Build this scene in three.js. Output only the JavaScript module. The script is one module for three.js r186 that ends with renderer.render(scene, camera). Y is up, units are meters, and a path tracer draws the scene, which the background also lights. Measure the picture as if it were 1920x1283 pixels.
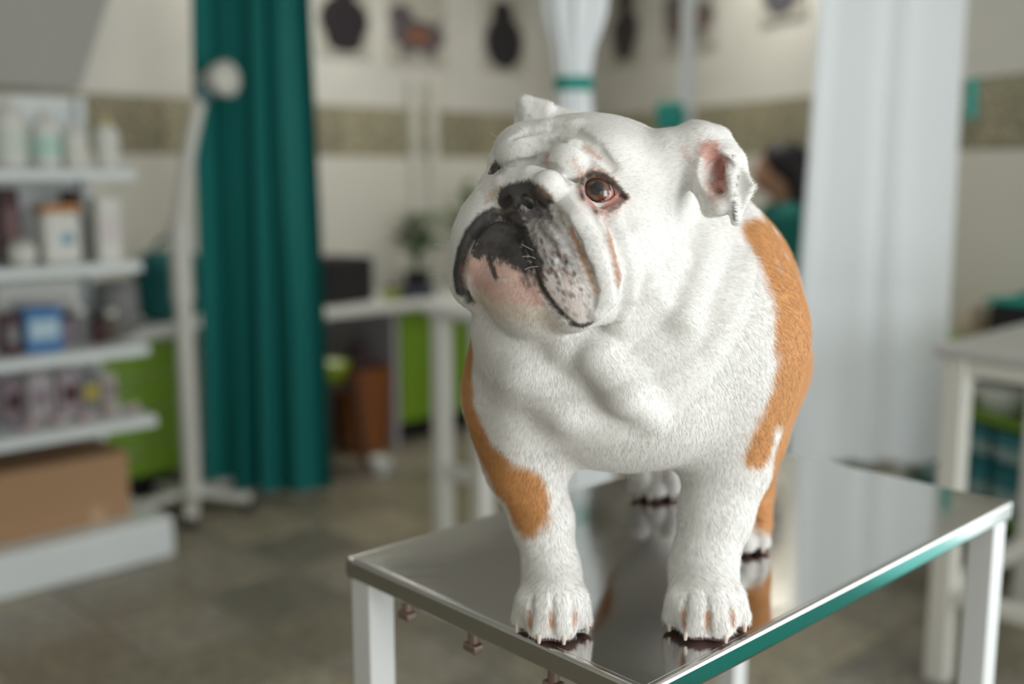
import * as THREE from 'three';
import { RoundedBoxGeometry } from 'three/addons/geometries/RoundedBoxGeometry.js';
import { mergeGeometries } from 'three/addons/utils/BufferGeometryUtils.js';
import { RectAreaLightUniformsLib } from 'three/addons/lights/RectAreaLightUniformsLib.js';

// ---------------------------------------------------------------- camera, daylight, exposure
RectAreaLightUniformsLib.init();
const scene = new THREE.Scene();
const TABLE_Y = 0.92, DAY_R = 3.6, DAY_B = 8.4, CEILING = 13;
const FOCAL = 2000, PITCH = Math.atan(321.5 / 2000), EYE = new THREE.Vector3(0, 1.36, 0);
const camera = new THREE.PerspectiveCamera(2 * Math.atan(641.5 / FOCAL) * 180 / Math.PI, 1920 / 1283, 0.05, 60);
camera.position.copy(EYE);
camera.rotation.set(-PITCH, 0, 0);
camera.focus = 0.945;
camera.userData.fStop = 1.9;
scene.add(camera);
const renderer = new THREE.WebGLRenderer();
renderer.toneMapping = THREE.LinearToneMapping;
renderer.toneMappingExposure = 0.96;
renderer.shadowMap.enabled = true;
scene.background = new THREE.Color(0.86, 0.94, 1.0);        // a bright overcast sky outside the windows
scene.backgroundIntensity = 0.25;
// overcast daylight entering by the windows, one soft light in each opening
function daylight(name, x, y, z, tx, ty, tz, w, h, k) {
  const l = new THREE.RectAreaLight(new THREE.Color(0.95, 0.98, 1.0), k, w, h);
  l.name = name; l.position.set(x, y, z); l.lookAt(tx, ty, tz); scene.add(l);
  return l;
}

// ---------------------------------------------------------------- helpers
let seed = 20240601;
const rnd = () => { seed = (seed * 1664525 + 1013904223) >>> 0; return seed / 4294967296; };
const V3 = (x, y, z) => new THREE.Vector3(x, y, z);
const FWD = V3(0, -Math.sin(PITCH), -Math.cos(PITCH)), UPV = V3(0, Math.cos(PITCH), -Math.sin(PITCH)), RGT = V3(1, 0, 0);
const sight = (px, py) => RGT.clone().multiplyScalar((px - 960) / FOCAL).addScaledVector(UPV, -(py - 641.5) / FOCAL).add(FWD);
const at = (px, py, depth) => EYE.clone().addScaledVector(sight(px, py), depth);           // a point so far in front of the camera
const atHeight = (px, py, y) => { const s = sight(px, py); return EYE.clone().addScaledVector(s, (y - EYE.y) / s.y); };
const names = {};
function numbered(name) { const n = names[name] = (names[name] ?? -1) + 1; return n ? name + '_' + String(n).padStart(3, '0') : name; }
function shade(o) { o.traverse((m) => { if (m.isMesh) { m.castShadow = true; m.receiveShadow = true; } }); return o; }
function tag(o, label, category, group, kind) {
  if (label) o.userData.label = label;
  if (category) o.userData.category = category;
  if (group) o.userData.group = group;
  if (kind) o.userData.kind = kind;
  return o;
}
function thing(name, label, category, pos = [0, 0, 0], turn = 0, group) {
  const g = new THREE.Group(); g.name = numbered(name); g.position.set(...pos); g.rotation.y = turn; scene.add(g);
  return tag(g, label, category, group);
}
function part(name, geo, mat, parent, kind) {
  const m = new THREE.Mesh(Array.isArray(geo) ? mergeGeometries(geo.map((g) => g.index ? g.toNonIndexed() : g), false) : geo, mat);
  m.name = parent === scene ? numbered(name) : name; m.castShadow = m.receiveShadow = true; parent.add(m);
  if (kind) m.userData.kind = kind;
  return m;
}
const structure = (name, geo, mat) => part(name, geo, mat, scene, 'structure');
function box(w, h, d, x = 0, y = 0, z = 0, r = 0.004) {        // x, z: centre; y: underside
  const g = r > 0 ? new RoundedBoxGeometry(w, h, d, 2, Math.min(r, w / 2.01, h / 2.01, d / 2.01)) : new THREE.BoxGeometry(w, h, d);
  return g.translate(x, y + h / 2, z);
}
function cyl(r0, r1, h, x = 0, y = 0, z = 0, n = 24) { return new THREE.CylinderGeometry(r1, r0, h, n).translate(x, y + h / 2, z); }
function rod(a, b, r, n = 10, r1 = r) {
  const A = V3(...a), B = V3(...b), d = B.clone().sub(A), g = new THREE.CylinderGeometry(r1, r, d.length(), n);
  g.applyQuaternion(new THREE.Quaternion().setFromUnitVectors(V3(0, 1, 0), d.clone().normalize()));
  return g.translate((A.x + B.x) / 2, (A.y + B.y) / 2, (A.z + B.z) / 2);
}
function bar(a, b, w, h = w, r = 0.004) {                          // square tube from a to b
  const A = V3(...a), B = V3(...b), d = B.clone().sub(A), L = d.length();
  const g = new RoundedBoxGeometry(w, h, L, 2, r);
  const o = new THREE.Object3D(); o.position.copy(A).add(B).multiplyScalar(0.5); o.lookAt(B.x, B.y, B.z); o.updateMatrix();
  return g.applyMatrix4(o.matrix);
}
const lathe = (pts, n = 28) => new THREE.LatheGeometry(pts.map(([r, y]) => new THREE.Vector2(r, y)), n);
const tube = (pts, r, n = 24, m = 8) => new THREE.TubeGeometry(new THREE.CatmullRomCurve3(pts.map((p) => V3(...p))), n, r, m);
// smooth value noise
function hash3(x, y, z) { let h = (x * 374761393 + y * 668265263 + z * 2147483647) | 0; h = Math.imul(h ^ (h >>> 13), 1274126177); return ((h ^ (h >>> 16)) >>> 0) / 4294967296; }
function noise3(x, y, z) {
  const X = Math.floor(x), Y = Math.floor(y), Z = Math.floor(z); let u = x - X, v = y - Y, w = z - Z;
  u = u * u * (3 - 2 * u); v = v * v * (3 - 2 * v); w = w * w * (3 - 2 * w);
  const m = (a, b, t) => a + (b - a) * t;
  return m(m(m(hash3(X, Y, Z), hash3(X + 1, Y, Z), u), m(hash3(X, Y + 1, Z), hash3(X + 1, Y + 1, Z), u), v),
    m(m(hash3(X, Y, Z + 1), hash3(X + 1, Y, Z + 1), u), m(hash3(X, Y + 1, Z + 1), hash3(X + 1, Y + 1, Z + 1), u), v), w) * 2 - 1;
}
const fbm = (x, y, z, o = 4) => { let s = 0, a = 0.5; for (let i = 0; i < o; i++) { s += a * noise3(x, y, z); x *= 2.03; y *= 2.03; z *= 2.03; a *= 0.5; } return s; };
function dataTexture(n, fn, srgb = true) {
  const d = new Uint8Array(n * n * 4);
  for (let j = 0; j < n; j++) for (let i = 0; i < n; i++) { const c = fn(i / n, j / n); for (let k = 0; k < 3; k++) d[(j * n + i) * 4 + k] = Math.max(0, Math.min(255, Math.round(c[k] * 255))); d[(j * n + i) * 4 + 3] = 255; }
  const t = new THREE.DataTexture(d, n, n); t.wrapS = t.wrapT = THREE.RepeatWrapping; t.magFilter = t.minFilter = THREE.LinearFilter;
  if (srgb) t.colorSpace = THREE.SRGBColorSpace; t.needsUpdate = true; return t;
}
const tileNoise = (u, v, f, o = 4) => { const a = u * 2 * Math.PI, b = v * 2 * Math.PI; return fbm(Math.cos(a) * f + 7, Math.sin(a) * f + Math.cos(b) * f * 0.7, Math.sin(b) * f + 3, o); };
const std = (color, roughness = 0.6, metalness = 0, extra = {}) => new THREE.MeshStandardMaterial({ color, roughness, metalness, ...extra });
const lin = (r, g, b) => new THREE.Color().setRGB(r, g, b);
// ---------------------------------------------------------------- room shell
const CEIL = 2.80, CORNER = [0.53, -7.05], RIGHT_END = [3.61, 0.98], BACK_END = [-0.5, 3.0], LEFT_END = [-4.16, -2.55];
const paintTex = dataTexture(256, (u, v) => { const n = 0.94 + 0.05 * tileNoise(u, v, 3); return [0.89 * n, 0.88 * n, 0.845 * n]; });
const wallPaint = std(0xffffff, 0.85, 0, { map: paintTex });
const claddingMat = std(lin(0.68, 0.66, 0.59), 0.35, 0);
const bandTex = dataTexture(256, (u, v) => { const a = tileNoise(u, v, 5, 5), b = tileNoise(u, v, 17, 3), n = 0.80 + 0.55 * a + 0.25 * b; return [0.72 * n, 0.69 * n, 0.575 * n]; });
const bandMats = [0.92, 1.0, 1.08].map((k) => std(lin(k, k, k), 0.4, 0, { map: bandTex }));
const groutMat = std(lin(0.30, 0.29, 0.26), 0.9);
// a wall from p to q seen from inside the room; openings: [from, to, sill, head] along the wall
function wall(name, p, q, openings = []) {
  const dx = q[0] - p[0], dz = q[1] - p[1], L = Math.hypot(dx, dz), g = new THREE.Group();
  g.name = name; g.userData.kind = 'structure'; g.position.set(p[0], 0, p[1]); g.rotation.y = Math.atan2(-dz, dx); scene.add(g);   // local x along the wall, local z into the room or out of it
  const c = V3(-0.2, 0, -1.5).sub(g.position).applyAxisAngle(V3(0, 1, 0), -g.rotation.y), into = Math.sign(c.z), T = 0.16;
  const slab = (x0, x1, y0, y1, mat, t, off, nm) => part(nm, box(x1 - x0, y1 - y0, t, (x0 + x1) / 2, y0, into * (off - t / 2), 0), mat, g);
  let x = -0.15; const cuts = [...openings, [L + 0.15, L + 0.15, 0, 0]];
  const geos = [];
  const seg = (x0, x1, y0, y1) => { if (x1 - x0 > 0.01 && y1 - y0 > 0.01) geos.push(box(x1 - x0, y1 - y0, T, (x0 + x1) / 2, y0, -into * T / 2, 0)); };
  for (const [a, b, s, h] of cuts) { seg(x, a, -0.1, CEIL + 0.1); if (b > a) { seg(a, b, -0.1, s); seg(a, b, h, CEIL + 0.1); } x = b; }
  part('plaster', geos, wallPaint, g);
  return { g, L, into, slab };
}
const toA = 43.8 * Math.PI / 180;                                   // the left wall's direction
const A = V3(Math.cos(toA), 0, -Math.sin(toA)), NL = V3(Math.sin(toA), 0, Math.cos(toA)), OL = V3(-0.9, 0, -5.68);
const byLeftWall = (a, n, y = 0) => OL.clone().addScaledVector(A, a).addScaledVector(NL, n).setY(y);
const RD = V3(0.358, 0, 0.934), NR = V3(-0.934, 0, 0.358);
const byRightWall = (t, n, y = 0) => V3(CORNER[0], 0, CORNER[1]).addScaledVector(RD, t).addScaledVector(NR, n).setY(y);
const turnR = Math.atan2(-RD.z, RD.x);
const wl = wall('wall_left', CORNER, LEFT_END), wr = wall('wall_right', CORNER, RIGHT_END, [[5.3, 6.75, 0.15, 2.45], [6.95, 8.35, 0.15, 2.45]]);
const wb = wall('wall_back', RIGHT_END, BACK_END, [[0.5, 2.1, 0.15, 2.45], [2.5, 4.1, 0.85, 2.45]]), wd = wall('wall_rear_left', BACK_END, LEFT_END);
// tiled lower part and the mottled border course, tile by tile
for (const [w, from, to] of [[wl, 0, 5.2], [wr, 0, 5.2]]) {
  w.slab(from, to, 0, 1.435, claddingMat, 0.008, 0.008, 'tile_cladding');
  w.slab(from, to, 1.435, 1.695, groutMat, 0.004, 0.004, 'grout');
  const tg = box(0.325, 0.252, 0.010, 0, 0, 0, 0.002); let i = 0;
  for (let x = from + 0.165; x < to; x += 0.329) { const t = part('border_tile', tg, bandMats[(i++ * 7) % 3], w.g); t.position.set(x, 1.439, w.into * 0.005); }
}
// floor: large matt tiles laid along the walls; those in view are single pieces
const floorTex = [0, 1, 2].map((s) => dataTexture(128, (u, v) => { const n = 0.88 + 0.22 * tileNoise(u + s * 0.31, v + s * 0.17, 3, 5) + 0.05 * tileNoise(u, v, 14, 2), w = 0.03 * tileNoise(u, v + s * 0.4, 2); return [(0.62 + w) * n, 0.59 * n, (0.525 - w) * n]; }));
const floorMats = [0.74, 0.90, 1.06, 1.24].map((k, i) => std(lin(k, k * (i % 2 ? 0.98 : 1), k * (i % 2 ? 0.90 : 1)), 0.38, 0, { map: floorTex[i % 3] }));
const floor = new THREE.Group(); floor.name = 'floor'; floor.userData.kind = 'structure'; scene.add(floor);
{
  const sh = new THREE.Shape([CORNER, RIGHT_END, BACK_END, LEFT_END].map(([x, z]) => new THREE.Vector2(x, -z)));
  part('screed', new THREE.ExtrudeGeometry(sh, { depth: 0.1, bevelEnabled: false }).rotateX(-Math.PI / 2).translate(0, -0.104, 0), groutMat, floor);
  const S = 0.333, tile = box(S - 0.005, 0.012, S - 0.005, 0, -0.012, 0, 0.0015), flat = new THREE.BoxGeometry(S - 0.005, 0.012, S - 0.005).translate(0, -0.006, 0), rest = [];
  const inside = (x, z) => { const P = [CORNER, RIGHT_END, BACK_END, LEFT_END]; let s = 0; for (let i = 0; i < 4; i++) { const a = P[i], b = P[(i + 1) % 4]; s += Math.sign((b[0] - a[0]) * (z - a[1]) - (b[1] - a[1]) * (x - a[0])); } return Math.abs(s) === 4; };
  let made = 0;
  for (let i = -24; i < 24; i++) for (let j = -2; j < 30; j++) {
    const p = byLeftWall(i * S + 0.1, j * S + 0.17); if (!inside(p.x, p.z)) continue;
    const r = p.clone().sub(EYE), dep = r.dot(FWD), px = 960 + FOCAL * r.x / dep, py = 641.5 - FOCAL * r.dot(UPV) / dep;
    if (dep > 0.3 && px > -120 && px < 2040 && py > 600 && py < 1420 && made < 300) { const t = part('floor_tile', tile, floorMats[Math.floor(hash3(i, j, 5) * 4)], floor); t.position.copy(p); t.rotation.y = toA + (hash3(i, j, 9) < 0.5 ? 0 : Math.PI); made++; }
    else { const g = flat.clone(); g.rotateY(toA); g.translate(p.x, p.y, p.z); rest.push(g); }
  }
  part('floor_tile_field', rest, floorMats[1], floor, 'stuff');
  structure('ceiling', new THREE.ExtrudeGeometry(sh, { depth: 0.1, bevelEnabled: false }).rotateX(-Math.PI / 2).translate(0, CEIL, 0), std(lin(0.72, 0.71, 0.68), 0.9));
}
// windows: frames, mullions, panes; overcast daylight comes in through them
const frameMat = std(lin(0.75, 0.75, 0.74), 0.4), glassMat = new THREE.MeshPhysicalMaterial({ color: 0xffffff, roughness: 0.02, transmission: 1, thickness: 0, ior: 1.45 });
let windows = 0;
function windowIn(w, [a, b, s, h], k) {
  const g = new THREE.Group(); g.name = 'window_' + (++windows); g.userData.kind = 'structure';
  g.position.copy(w.g.position); g.rotation.copy(w.g.rotation); scene.add(g);
  const z = -w.into * 0.08, W = b - a, m = (a + b) / 2, f = 0.055;
  part('window_frame', [box(W, f, 0.07, m, s, z, 0.004), box(W, f, 0.07, m, h - f, z, 0.004), box(f, h - s - 2 * f, 0.07, a + f / 2, s + f, z, 0.004), box(f, h - s - 2 * f, 0.07, b - f / 2, s + f, z, 0.004)], frameMat, g);
  part('mullion', box(0.06, h - s - 2 * f, 0.065, m, s + f, z, 0.004), frameMat, g);
  part('window_sill', box(W + 0.08, 0.03, 0.2, m, s - 0.03, w.into * 0.03, 0.006), frameMat, g);
  for (const [x0, x1] of [[a + f, m - 0.03], [m + 0.03, b - f]]) part('pane', box(x1 - x0, h - s - 2 * f, 0.006, (x0 + x1) / 2, s + f, z, 0), glassMat, g);
  g.updateMatrixWorld(true);
  const c = g.localToWorld(V3(m, (s + h) / 2, w.into * 0.01)), t = g.localToWorld(V3(m, (s + h) / 2, w.into * 1));
  const l = daylight('daylight', c.x, c.y, c.z, t.x, t.y, t.z, W - 0.12, h - s - 0.12, k); l.name = 'daylight_' + windows;
  // RectAreaLight shines along its -z; lookAt of a light points +z away, so check the side
  return l;
}
windowIn(wr, [5.3, 6.75, 0.15, 2.45], DAY_R); windowIn(wr, [6.95, 8.35, 0.15, 2.45], DAY_R);
windowIn(wb, [0.5, 2.1, 0.15, 2.45], DAY_B); windowIn(wb, [2.5, 4.1, 0.85, 2.45], DAY_B * 0.12);
// the sloping grey bulkhead over the shelves
{
  const g = new THREE.Group(); g.name = 'trim_1'; g.userData.kind = 'structure'; g.position.set(-1.255, 0, -3.70); g.rotation.y = toA; scene.add(g);
  const sh = new THREE.Shape([[-1.7, 1.645], [-0.036, 1.651], [0.40, 2.80], [-1.7, 2.80]].map(([x, y]) => new THREE.Vector2(x, y)));
  part('bulkhead', new THREE.ExtrudeGeometry(sh, { depth: 0.10, bevelEnabled: false }).translate(0, 0, -0.52), std(lin(0.40, 0.39, 0.36), 0.8), g);
}
// ceiling light panels
const panelGlow = std(0x000000, 0.6, 0, { emissive: new THREE.Color(1, 0.97, 0.90), emissiveIntensity: 2.0 });
for (const [x, z, lab] of [[-0.75, -4.7, 'square ceiling light panel over the left side of the room'], [0.85, -4.9, 'square ceiling light panel over the right side of the room']]) {
  const p = thing('ceiling_light', lab, 'ceiling light', [x, CEIL, z], toA, 'ceiling light panels');
  part('frame', [box(0.62, 0.02, 0.03, 0, -0.02, 0.295), box(0.62, 0.02, 0.03, 0, -0.02, -0.295), box(0.03, 0.02, 0.56, 0.295, -0.02, 0), box(0.03, 0.02, 0.56, -0.295, -0.02, 0)], frameMat, p);
  part('diffuser', box(0.56, 0.012, 0.56, 0, -0.014, 0, 0), panelGlow, p);
  const l = new THREE.RectAreaLight(new THREE.Color(1, 0.97, 0.90), CEILING, 0.54, 0.54); l.position.set(0, -0.022, 0); l.rotation.x = -Math.PI / 2; l.name = 'panel_light'; p.add(l);
}
// ---------------------------------------------------------------- the steel-topped examination table
const scratchTex = dataTexture(512, (u, v) => { const n = 0.075 + 0.06 * tileNoise(u, v, 3, 4) + 0.05 * Math.max(0, tileNoise(u, v, 22, 3)); return [n, n, n]; }, false);
const steelTop = std(lin(0.58, 0.575, 0.56), 1.0, 1, { roughnessMap: scratchTex });
const steelEdge = std(lin(0.60, 0.60, 0.58), 0.16, 1);
const legMat = std(lin(0.74, 0.745, 0.74), 0.35);
const TU = V3(-0.6935, 0, -0.7205), TV = V3(0.7256, 0, -0.688), TW = 0.444, TL = 0.772;      // short and long side from the near corner
const tableTurn = Math.atan2(-TV.z, TV.x);                                                     // local x along the long side
const examTable = thing('examination_table', 'steel-topped examination table with white square legs under the bulldog', 'table', [0.114, 0, -0.854], tableTurn);
{
  // local frame: x along the long side, z pointing away from the table's body across the short side
  const z = (k) => -k;
  part('table_top', new RoundedBoxGeometry(TL - 0.012, 0.004, TW - 0.012, 2, 0.0015).translate(TL / 2, TABLE_Y - 0.002, z(TW / 2)), steelTop, examTable);
  const prof = new THREE.Shape(); prof.moveTo(-0.008, -0.001); prof.lineTo(-0.002, -0.0003); prof.quadraticCurveTo(0.0035, 0.0002, 0.0045, -0.004); prof.lineTo(0.0045, -0.020); prof.quadraticCurveTo(0.0045, -0.024, 0.0005, -0.024); prof.lineTo(-0.008, -0.024); prof.lineTo(-0.008, -0.001);
  const rim = (len) => new THREE.ExtrudeGeometry(prof, { depth: len, bevelEnabled: false, curveSegments: 6 });
  const side = (len, x, zz, ry) => { const m = part('rim', rim(len), steelEdge, examTable); m.position.set(x, TABLE_Y, zz); m.rotation.y = ry; };
  // outward +x of the profile: near long side faces +z, far long side -z, short sides -x and +x
  side(TL, TL, -0.004, -Math.PI / 2); side(TL, 0, -TW + 0.004, Math.PI / 2); side(TW, 0.004, 0, Math.PI); side(TW, TL - 0.004, -TW, 0);
  for (const [x, zz] of [[0.022, 0.022], [TL - 0.022, 0.022], [0.022, TW - 0.020], [TL - 0.022, TW - 0.022]]) {
    const lg = part('leg', box(0.036, TABLE_Y - 0.026, 0.036, x, 0.012, z(zz), 0.003), legMat, examTable);
    part('foot_pad', cyl(0.02, 0.018, 0.014, x, 0, z(zz)), std(lin(0.03, 0.03, 0.03), 0.7), lg);
  }
  part('stretcher', bar([0.028, 0.30, -0.046], [0.028, 0.30, -TW + 0.046], 0.026, 0.026), legMat, examTable);
  part('stretcher', bar([TL - 0.028, 0.30, -0.046], [TL - 0.028, 0.30, -TW + 0.046], 0.026, 0.026), legMat, examTable);
  for (const k of [0.12, 0.235, 0.345]) part('clip', [cyl(0.006, 0.006, 0.016, -0.001 + 0.012, TABLE_Y - 0.042, -k), box(0.014, 0.010, 0.020, 0.011, TABLE_Y - 0.048, -k, 0.003)], std(lin(0.30, 0.22, 0.18), 0.35, 0.8), examTable);
}
// ---------------------------------------------------------------- curtains
function clothTex(r, g, b) { return dataTexture(128, (u, v) => { const n = 0.95 + 0.06 * tileNoise(u, v, 20, 3); return [r * n, g * n, b * n]; }); }
const tealCloth = std(lin(0.003, 0.165, 0.150), 0.75), whiteCloth = new THREE.MeshPhysicalMaterial({ color: lin(0.84, 0.88, 0.90), roughness: 0.85, transmission: 0.08, thickness: 0 });
const tealBand = std(lin(0.0, 0.27, 0.22), 0.6), railMat = std(lin(0.7, 0.7, 0.7), 0.4);
// hanging cloth with soft folds: left(v) and right(v) give its edges at height fraction v (0 hem, 1 rail)
function drape(y0, y1, z, left, right, folds, amp, ph, nu = 180, nv = 40) {
  const pos = [], idx = [];
  for (let j = 0; j <= nv; j++) for (let i = 0; i <= nu; i++) {
    const u = i / nu, v = j / nv, l = left(v), r = right(v), w = u + 0.05 * Math.sin(u * 11 + ph) + 0.03 * noise3(u * 6, v * 1.5, ph);
    const a = amp * (0.75 + 0.5 * noise3(u * 5 + ph, v * 1.6, 2)), t = w * folds * 2 * Math.PI + ph + 0.5 * noise3(u * 3, v * 2.2, ph + 5);
    pos.push(l + (r - l) * u + 0.25 * a * Math.sin(2 * t), y0 + (y1 - y0) * v + (j === 0 ? 0.012 * Math.sin(t) : 0), z + a * Math.sin(t) + 0.3 * a * Math.sin(t * 0.37 + ph));
  }
  for (let j = 0; j < nv; j++) for (let i = 0; i < nu; i++) { const a = j * (nu + 1) + i; idx.push(a, a + 1, a + nu + 1, a + 1, a + nu + 2, a + nu + 1); }
  const g = new THREE.BufferGeometry(); g.setAttribute('position', new THREE.Float32BufferAttribute(pos, 3)); g.setIndex(idx); g.computeVertexNormals();
  return g;
}
// a gathered bundle of cloth: rows of [y, half width, half depth, x shift]
function bundle(x, z, rows, folds, ph, n = 120) {
  const pos = [], idx = [];
  const R = []; for (let k = 0; k < rows.length - 1; k++) for (let s = 0; s < 5; s++) { const t = s / 5, e = t * t * (3 - 2 * t), a = rows[k], b = rows[k + 1]; R.push(a.map((q, i) => q + (b[i] - q) * (i ? e : t))); } R.push(rows[rows.length - 1]);
  for (const [y, w, d, sx] of R) for (let i = 0; i <= n; i++) { const th = i / n * 2 * Math.PI, q = 1 + 0.085 * Math.sin(th * folds + ph) + 0.05 * Math.sin(th * (folds * 2 + 1) + y * 2); pos.push(x + sx + w * q * Math.cos(th), y, z + d * q * Math.sin(th)); }
  for (let j = 0; j < R.length - 1; j++) for (let i = 0; i < n; i++) { const a = j * (n + 1) + i; idx.push(a, a + n + 1, a + 1, a + 1, a + n + 1, a + n + 2); }
  const g = new THREE.BufferGeometry(); g.setAttribute('position', new THREE.Float32BufferAttribute(pos, 3)); g.setIndex(idx); g.computeVertexNormals(); return g;
}
function rail(x0, x1, z, label) {
  const r = thing('curtain_rail', label, 'curtain rail', [(x0 + x1) / 2, CEIL, z], 0, 'curtain rails under the ceiling');
  part('track', box(x1 - x0, 0.03, 0.03, 0, -0.05, 0), railMat, r);
  for (const k of [-0.4, 0.4]) part('bracket', box(0.02, 0.02, 0.02, k * (x1 - x0), -0.02, 0), railMat, r);
}
rail(-1.45, -0.65, -4.35, 'short ceiling rail that carries the teal curtain'); rail(0.0, 1.62, -3.55, 'long ceiling rail that carries the white curtains'); rail(0.55, 0.95, -4.6, 'ceiling rail of the slim white curtain further back');
{
  const c = thing('teal_curtain', 'tall teal curtain hanging in folds to the floor beside the lamp', 'curtain');
  part('cloth', drape(0.025, CEIL - 0.05, -4.35, (v) => -1.285 + 0.07 * Math.pow(v, 0.7), (v) => -0.775 - 0.02 * v, 4.1, 0.085, 1.1), Object.assign(tealCloth, { side: THREE.DoubleSide }), c);
  const w = thing('white_curtain', 'wide white curtain hanging straight at the right of the bulldog', 'curtain');
  part('cloth', drape(0.36, CEIL - 0.05, -3.6, (v) => 0.955 + 0.06 * v, (v) => 1.485 - 0.015 * v, 3.3, 0.014, 0.4), Object.assign(whiteCloth, { side: THREE.DoubleSide }), w);
  const s = part('tie_strap', box(0.032, 0.13, 0.012, 1.516, 1.53, -3.6, 0.004), tealBand, w); s.userData.label = 'teal strap at the curtain edge';
  const t = thing('tied_curtain', 'white curtain gathered by a teal tie behind the bulldog\'s head', 'curtain');
  part('cloth', bundle(0.196, -3.5, [[0.30, 0.11, 0.07, 0.02], [0.9, 0.10, 0.06, 0.015], [1.40, 0.075, 0.05, 0.01], [1.58, 0.052, 0.04, 0.002], [1.64, 0.046, 0.038, 0], [1.70, 0.056, 0.042, 0], [1.88, 0.094, 0.055, 0.003], [2.2, 0.125, 0.06, 0.01], [2.75, 0.15, 0.06, 0.02]], 9, 0.3), whiteCloth, t);
  part('tie', bundle(0.197, -3.5, [[1.612, 0.054, 0.046, 0], [1.622, 0.058, 0.050, 0], [1.645, 0.058, 0.050, 0], [1.655, 0.054, 0.046, 0]], 7, 0.2, 60), tealBand, t);
  const q = thing('slim_curtain', 'slim white curtain with a teal bow above the bulldog\'s raised ear', 'curtain');
  part('cloth', bundle(0.735, -4.6, [[0.4, 0.06, 0.05, 0], [1.2, 0.045, 0.04, 0], [1.56, 0.032, 0.03, 0], [1.75, 0.028, 0.026, 0], [2.2, 0.026, 0.024, 0], [2.75, 0.03, 0.024, 0]], 7, 1.2), whiteCloth, q);
  part('bow', [new RoundedBoxGeometry(0.115, 0.12, 0.05, 4, 0.022).translate(0.662, 1.585, -4.57), new THREE.SphereGeometry(0.035, 16, 12).scale(1.2, 0.6, 0.6).translate(0.70, 1.575, -4.565)], tealBand, q);
}
// ---------------------------------------------------------------- counter along the left wall
const white = std(lin(0.74, 0.74, 0.71), 0.4), greenMat = std(lin(0.175, 0.32, 0.015), 0.5), darkMat = std(lin(0.010, 0.008, 0.010), 0.8), plumMat = std(lin(0.035, 0.012, 0.016), 0.7), chrome = std(lin(0.6, 0.6, 0.6), 0.25, 1);
function placed(name, label, cat, a, n, turn = 0, group, y = 0) { const p = byLeftWall(a, n, y ? y + 0.0008 : 0); return thing(name, label, cat, [p.x, p.y, p.z], toA + turn, group); }
{
  const c = placed('worktop', 'long white worktop running along the left wall', 'worktop', -0.3, 0.006);
  part('slab', box(3.4, 0.035, 0.62, 0, 0.685, 0.32, 0.006), white, c);
  part('end_panel', box(0.03, 0.685, 0.58, 1.6, 0, 0.31), white, c); part('end_panel', box(0.03, 0.685, 0.58, -1.62, 0, 0.31), white, c);
  part('support_panel', box(0.03, 0.685, 0.56, 0.185, 0, 0.31), std(lin(0.42, 0.40, 0.42), 0.5), c);
}
function cabinet(a, w, label, drawers) {
  const c = placed('green_cabinet', label, 'cabinet', a, 0, 0, 'green cabinets under the worktop');
  part('carcass', box(w - 0.004, 0.57, 0.54, 0, 0.105, 0.29, 0.002), white, c); part('plinth', box(w - 0.01, 0.105, 0.48, 0, 0, 0.27, 0), darkMat, c);
  if (drawers) for (let i = 0; i < 4; i++) { const d = part('drawer', box(w - 0.01, 0.135, 0.018, 0, 0.11 + i * 0.141, 0.569, 0.003), greenMat, c); part('handle', box(0.12, 0.01, 0.016, 0, 0.20 + i * 0.141, 0.586), chrome, d); }
  else { const k = w > 0.5 ? 2 : 1; for (let i = 0; i < k; i++) { const ww = w / k, x = -w / 2 + ww * (i + 0.5), d = part('door', box(ww - 0.008, 0.56, 0.018, x, 0.11, 0.569, 0.003), greenMat, c); part('handle', box(0.012, 0.12, 0.016, x + (i ? -1 : 1) * (ww / 2 - 0.04), 0.5, 0.586), chrome, d); } }
}
cabinet(0.155, 0.46, 'green two-drawer-high cabinet behind the white bench leg', false);
cabinet(0.63, 0.46, 'green cabinet hidden mostly behind the bulldog\'s chest', false);
cabinet(-1.48, 0.46, 'bright green drawer cabinet seen past the end of the shelves', true);
scene.children.find((o) => o.name === 'green_cabinet').userData.label = 'green cabinet with doors beside the white bench leg';
{
  const p = placed('desktop_printer', 'black printer with raised paper tray on the worktop beside the teal curtain', 'printer', -0.30, 0.34, 0.15, undefined, 0.72);
  part('housing', box(0.30, 0.22, 0.28, 0, 0, 0, 0.02), darkMat, p); part('paper_tray', box(0.15, 0.34, 0.03, -0.08, 0.17, -0.10, 0.010).applyMatrix4(new THREE.Matrix4().makeRotationX(-0.12)), darkMat, p);
  part('control_panel', box(0.10, 0.02, 0.06, 0.08, 0.185, 0.08, 0.006), std(lin(0.1, 0.1, 0.11), 0.3), p);
}
const leafMats = [lin(0.10, 0.20, 0.03), lin(0.17, 0.28, 0.05), lin(0.12, 0.17, 0.09)].map((c) => std(c, 0.6, 0, { side: THREE.DoubleSide }));
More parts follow.
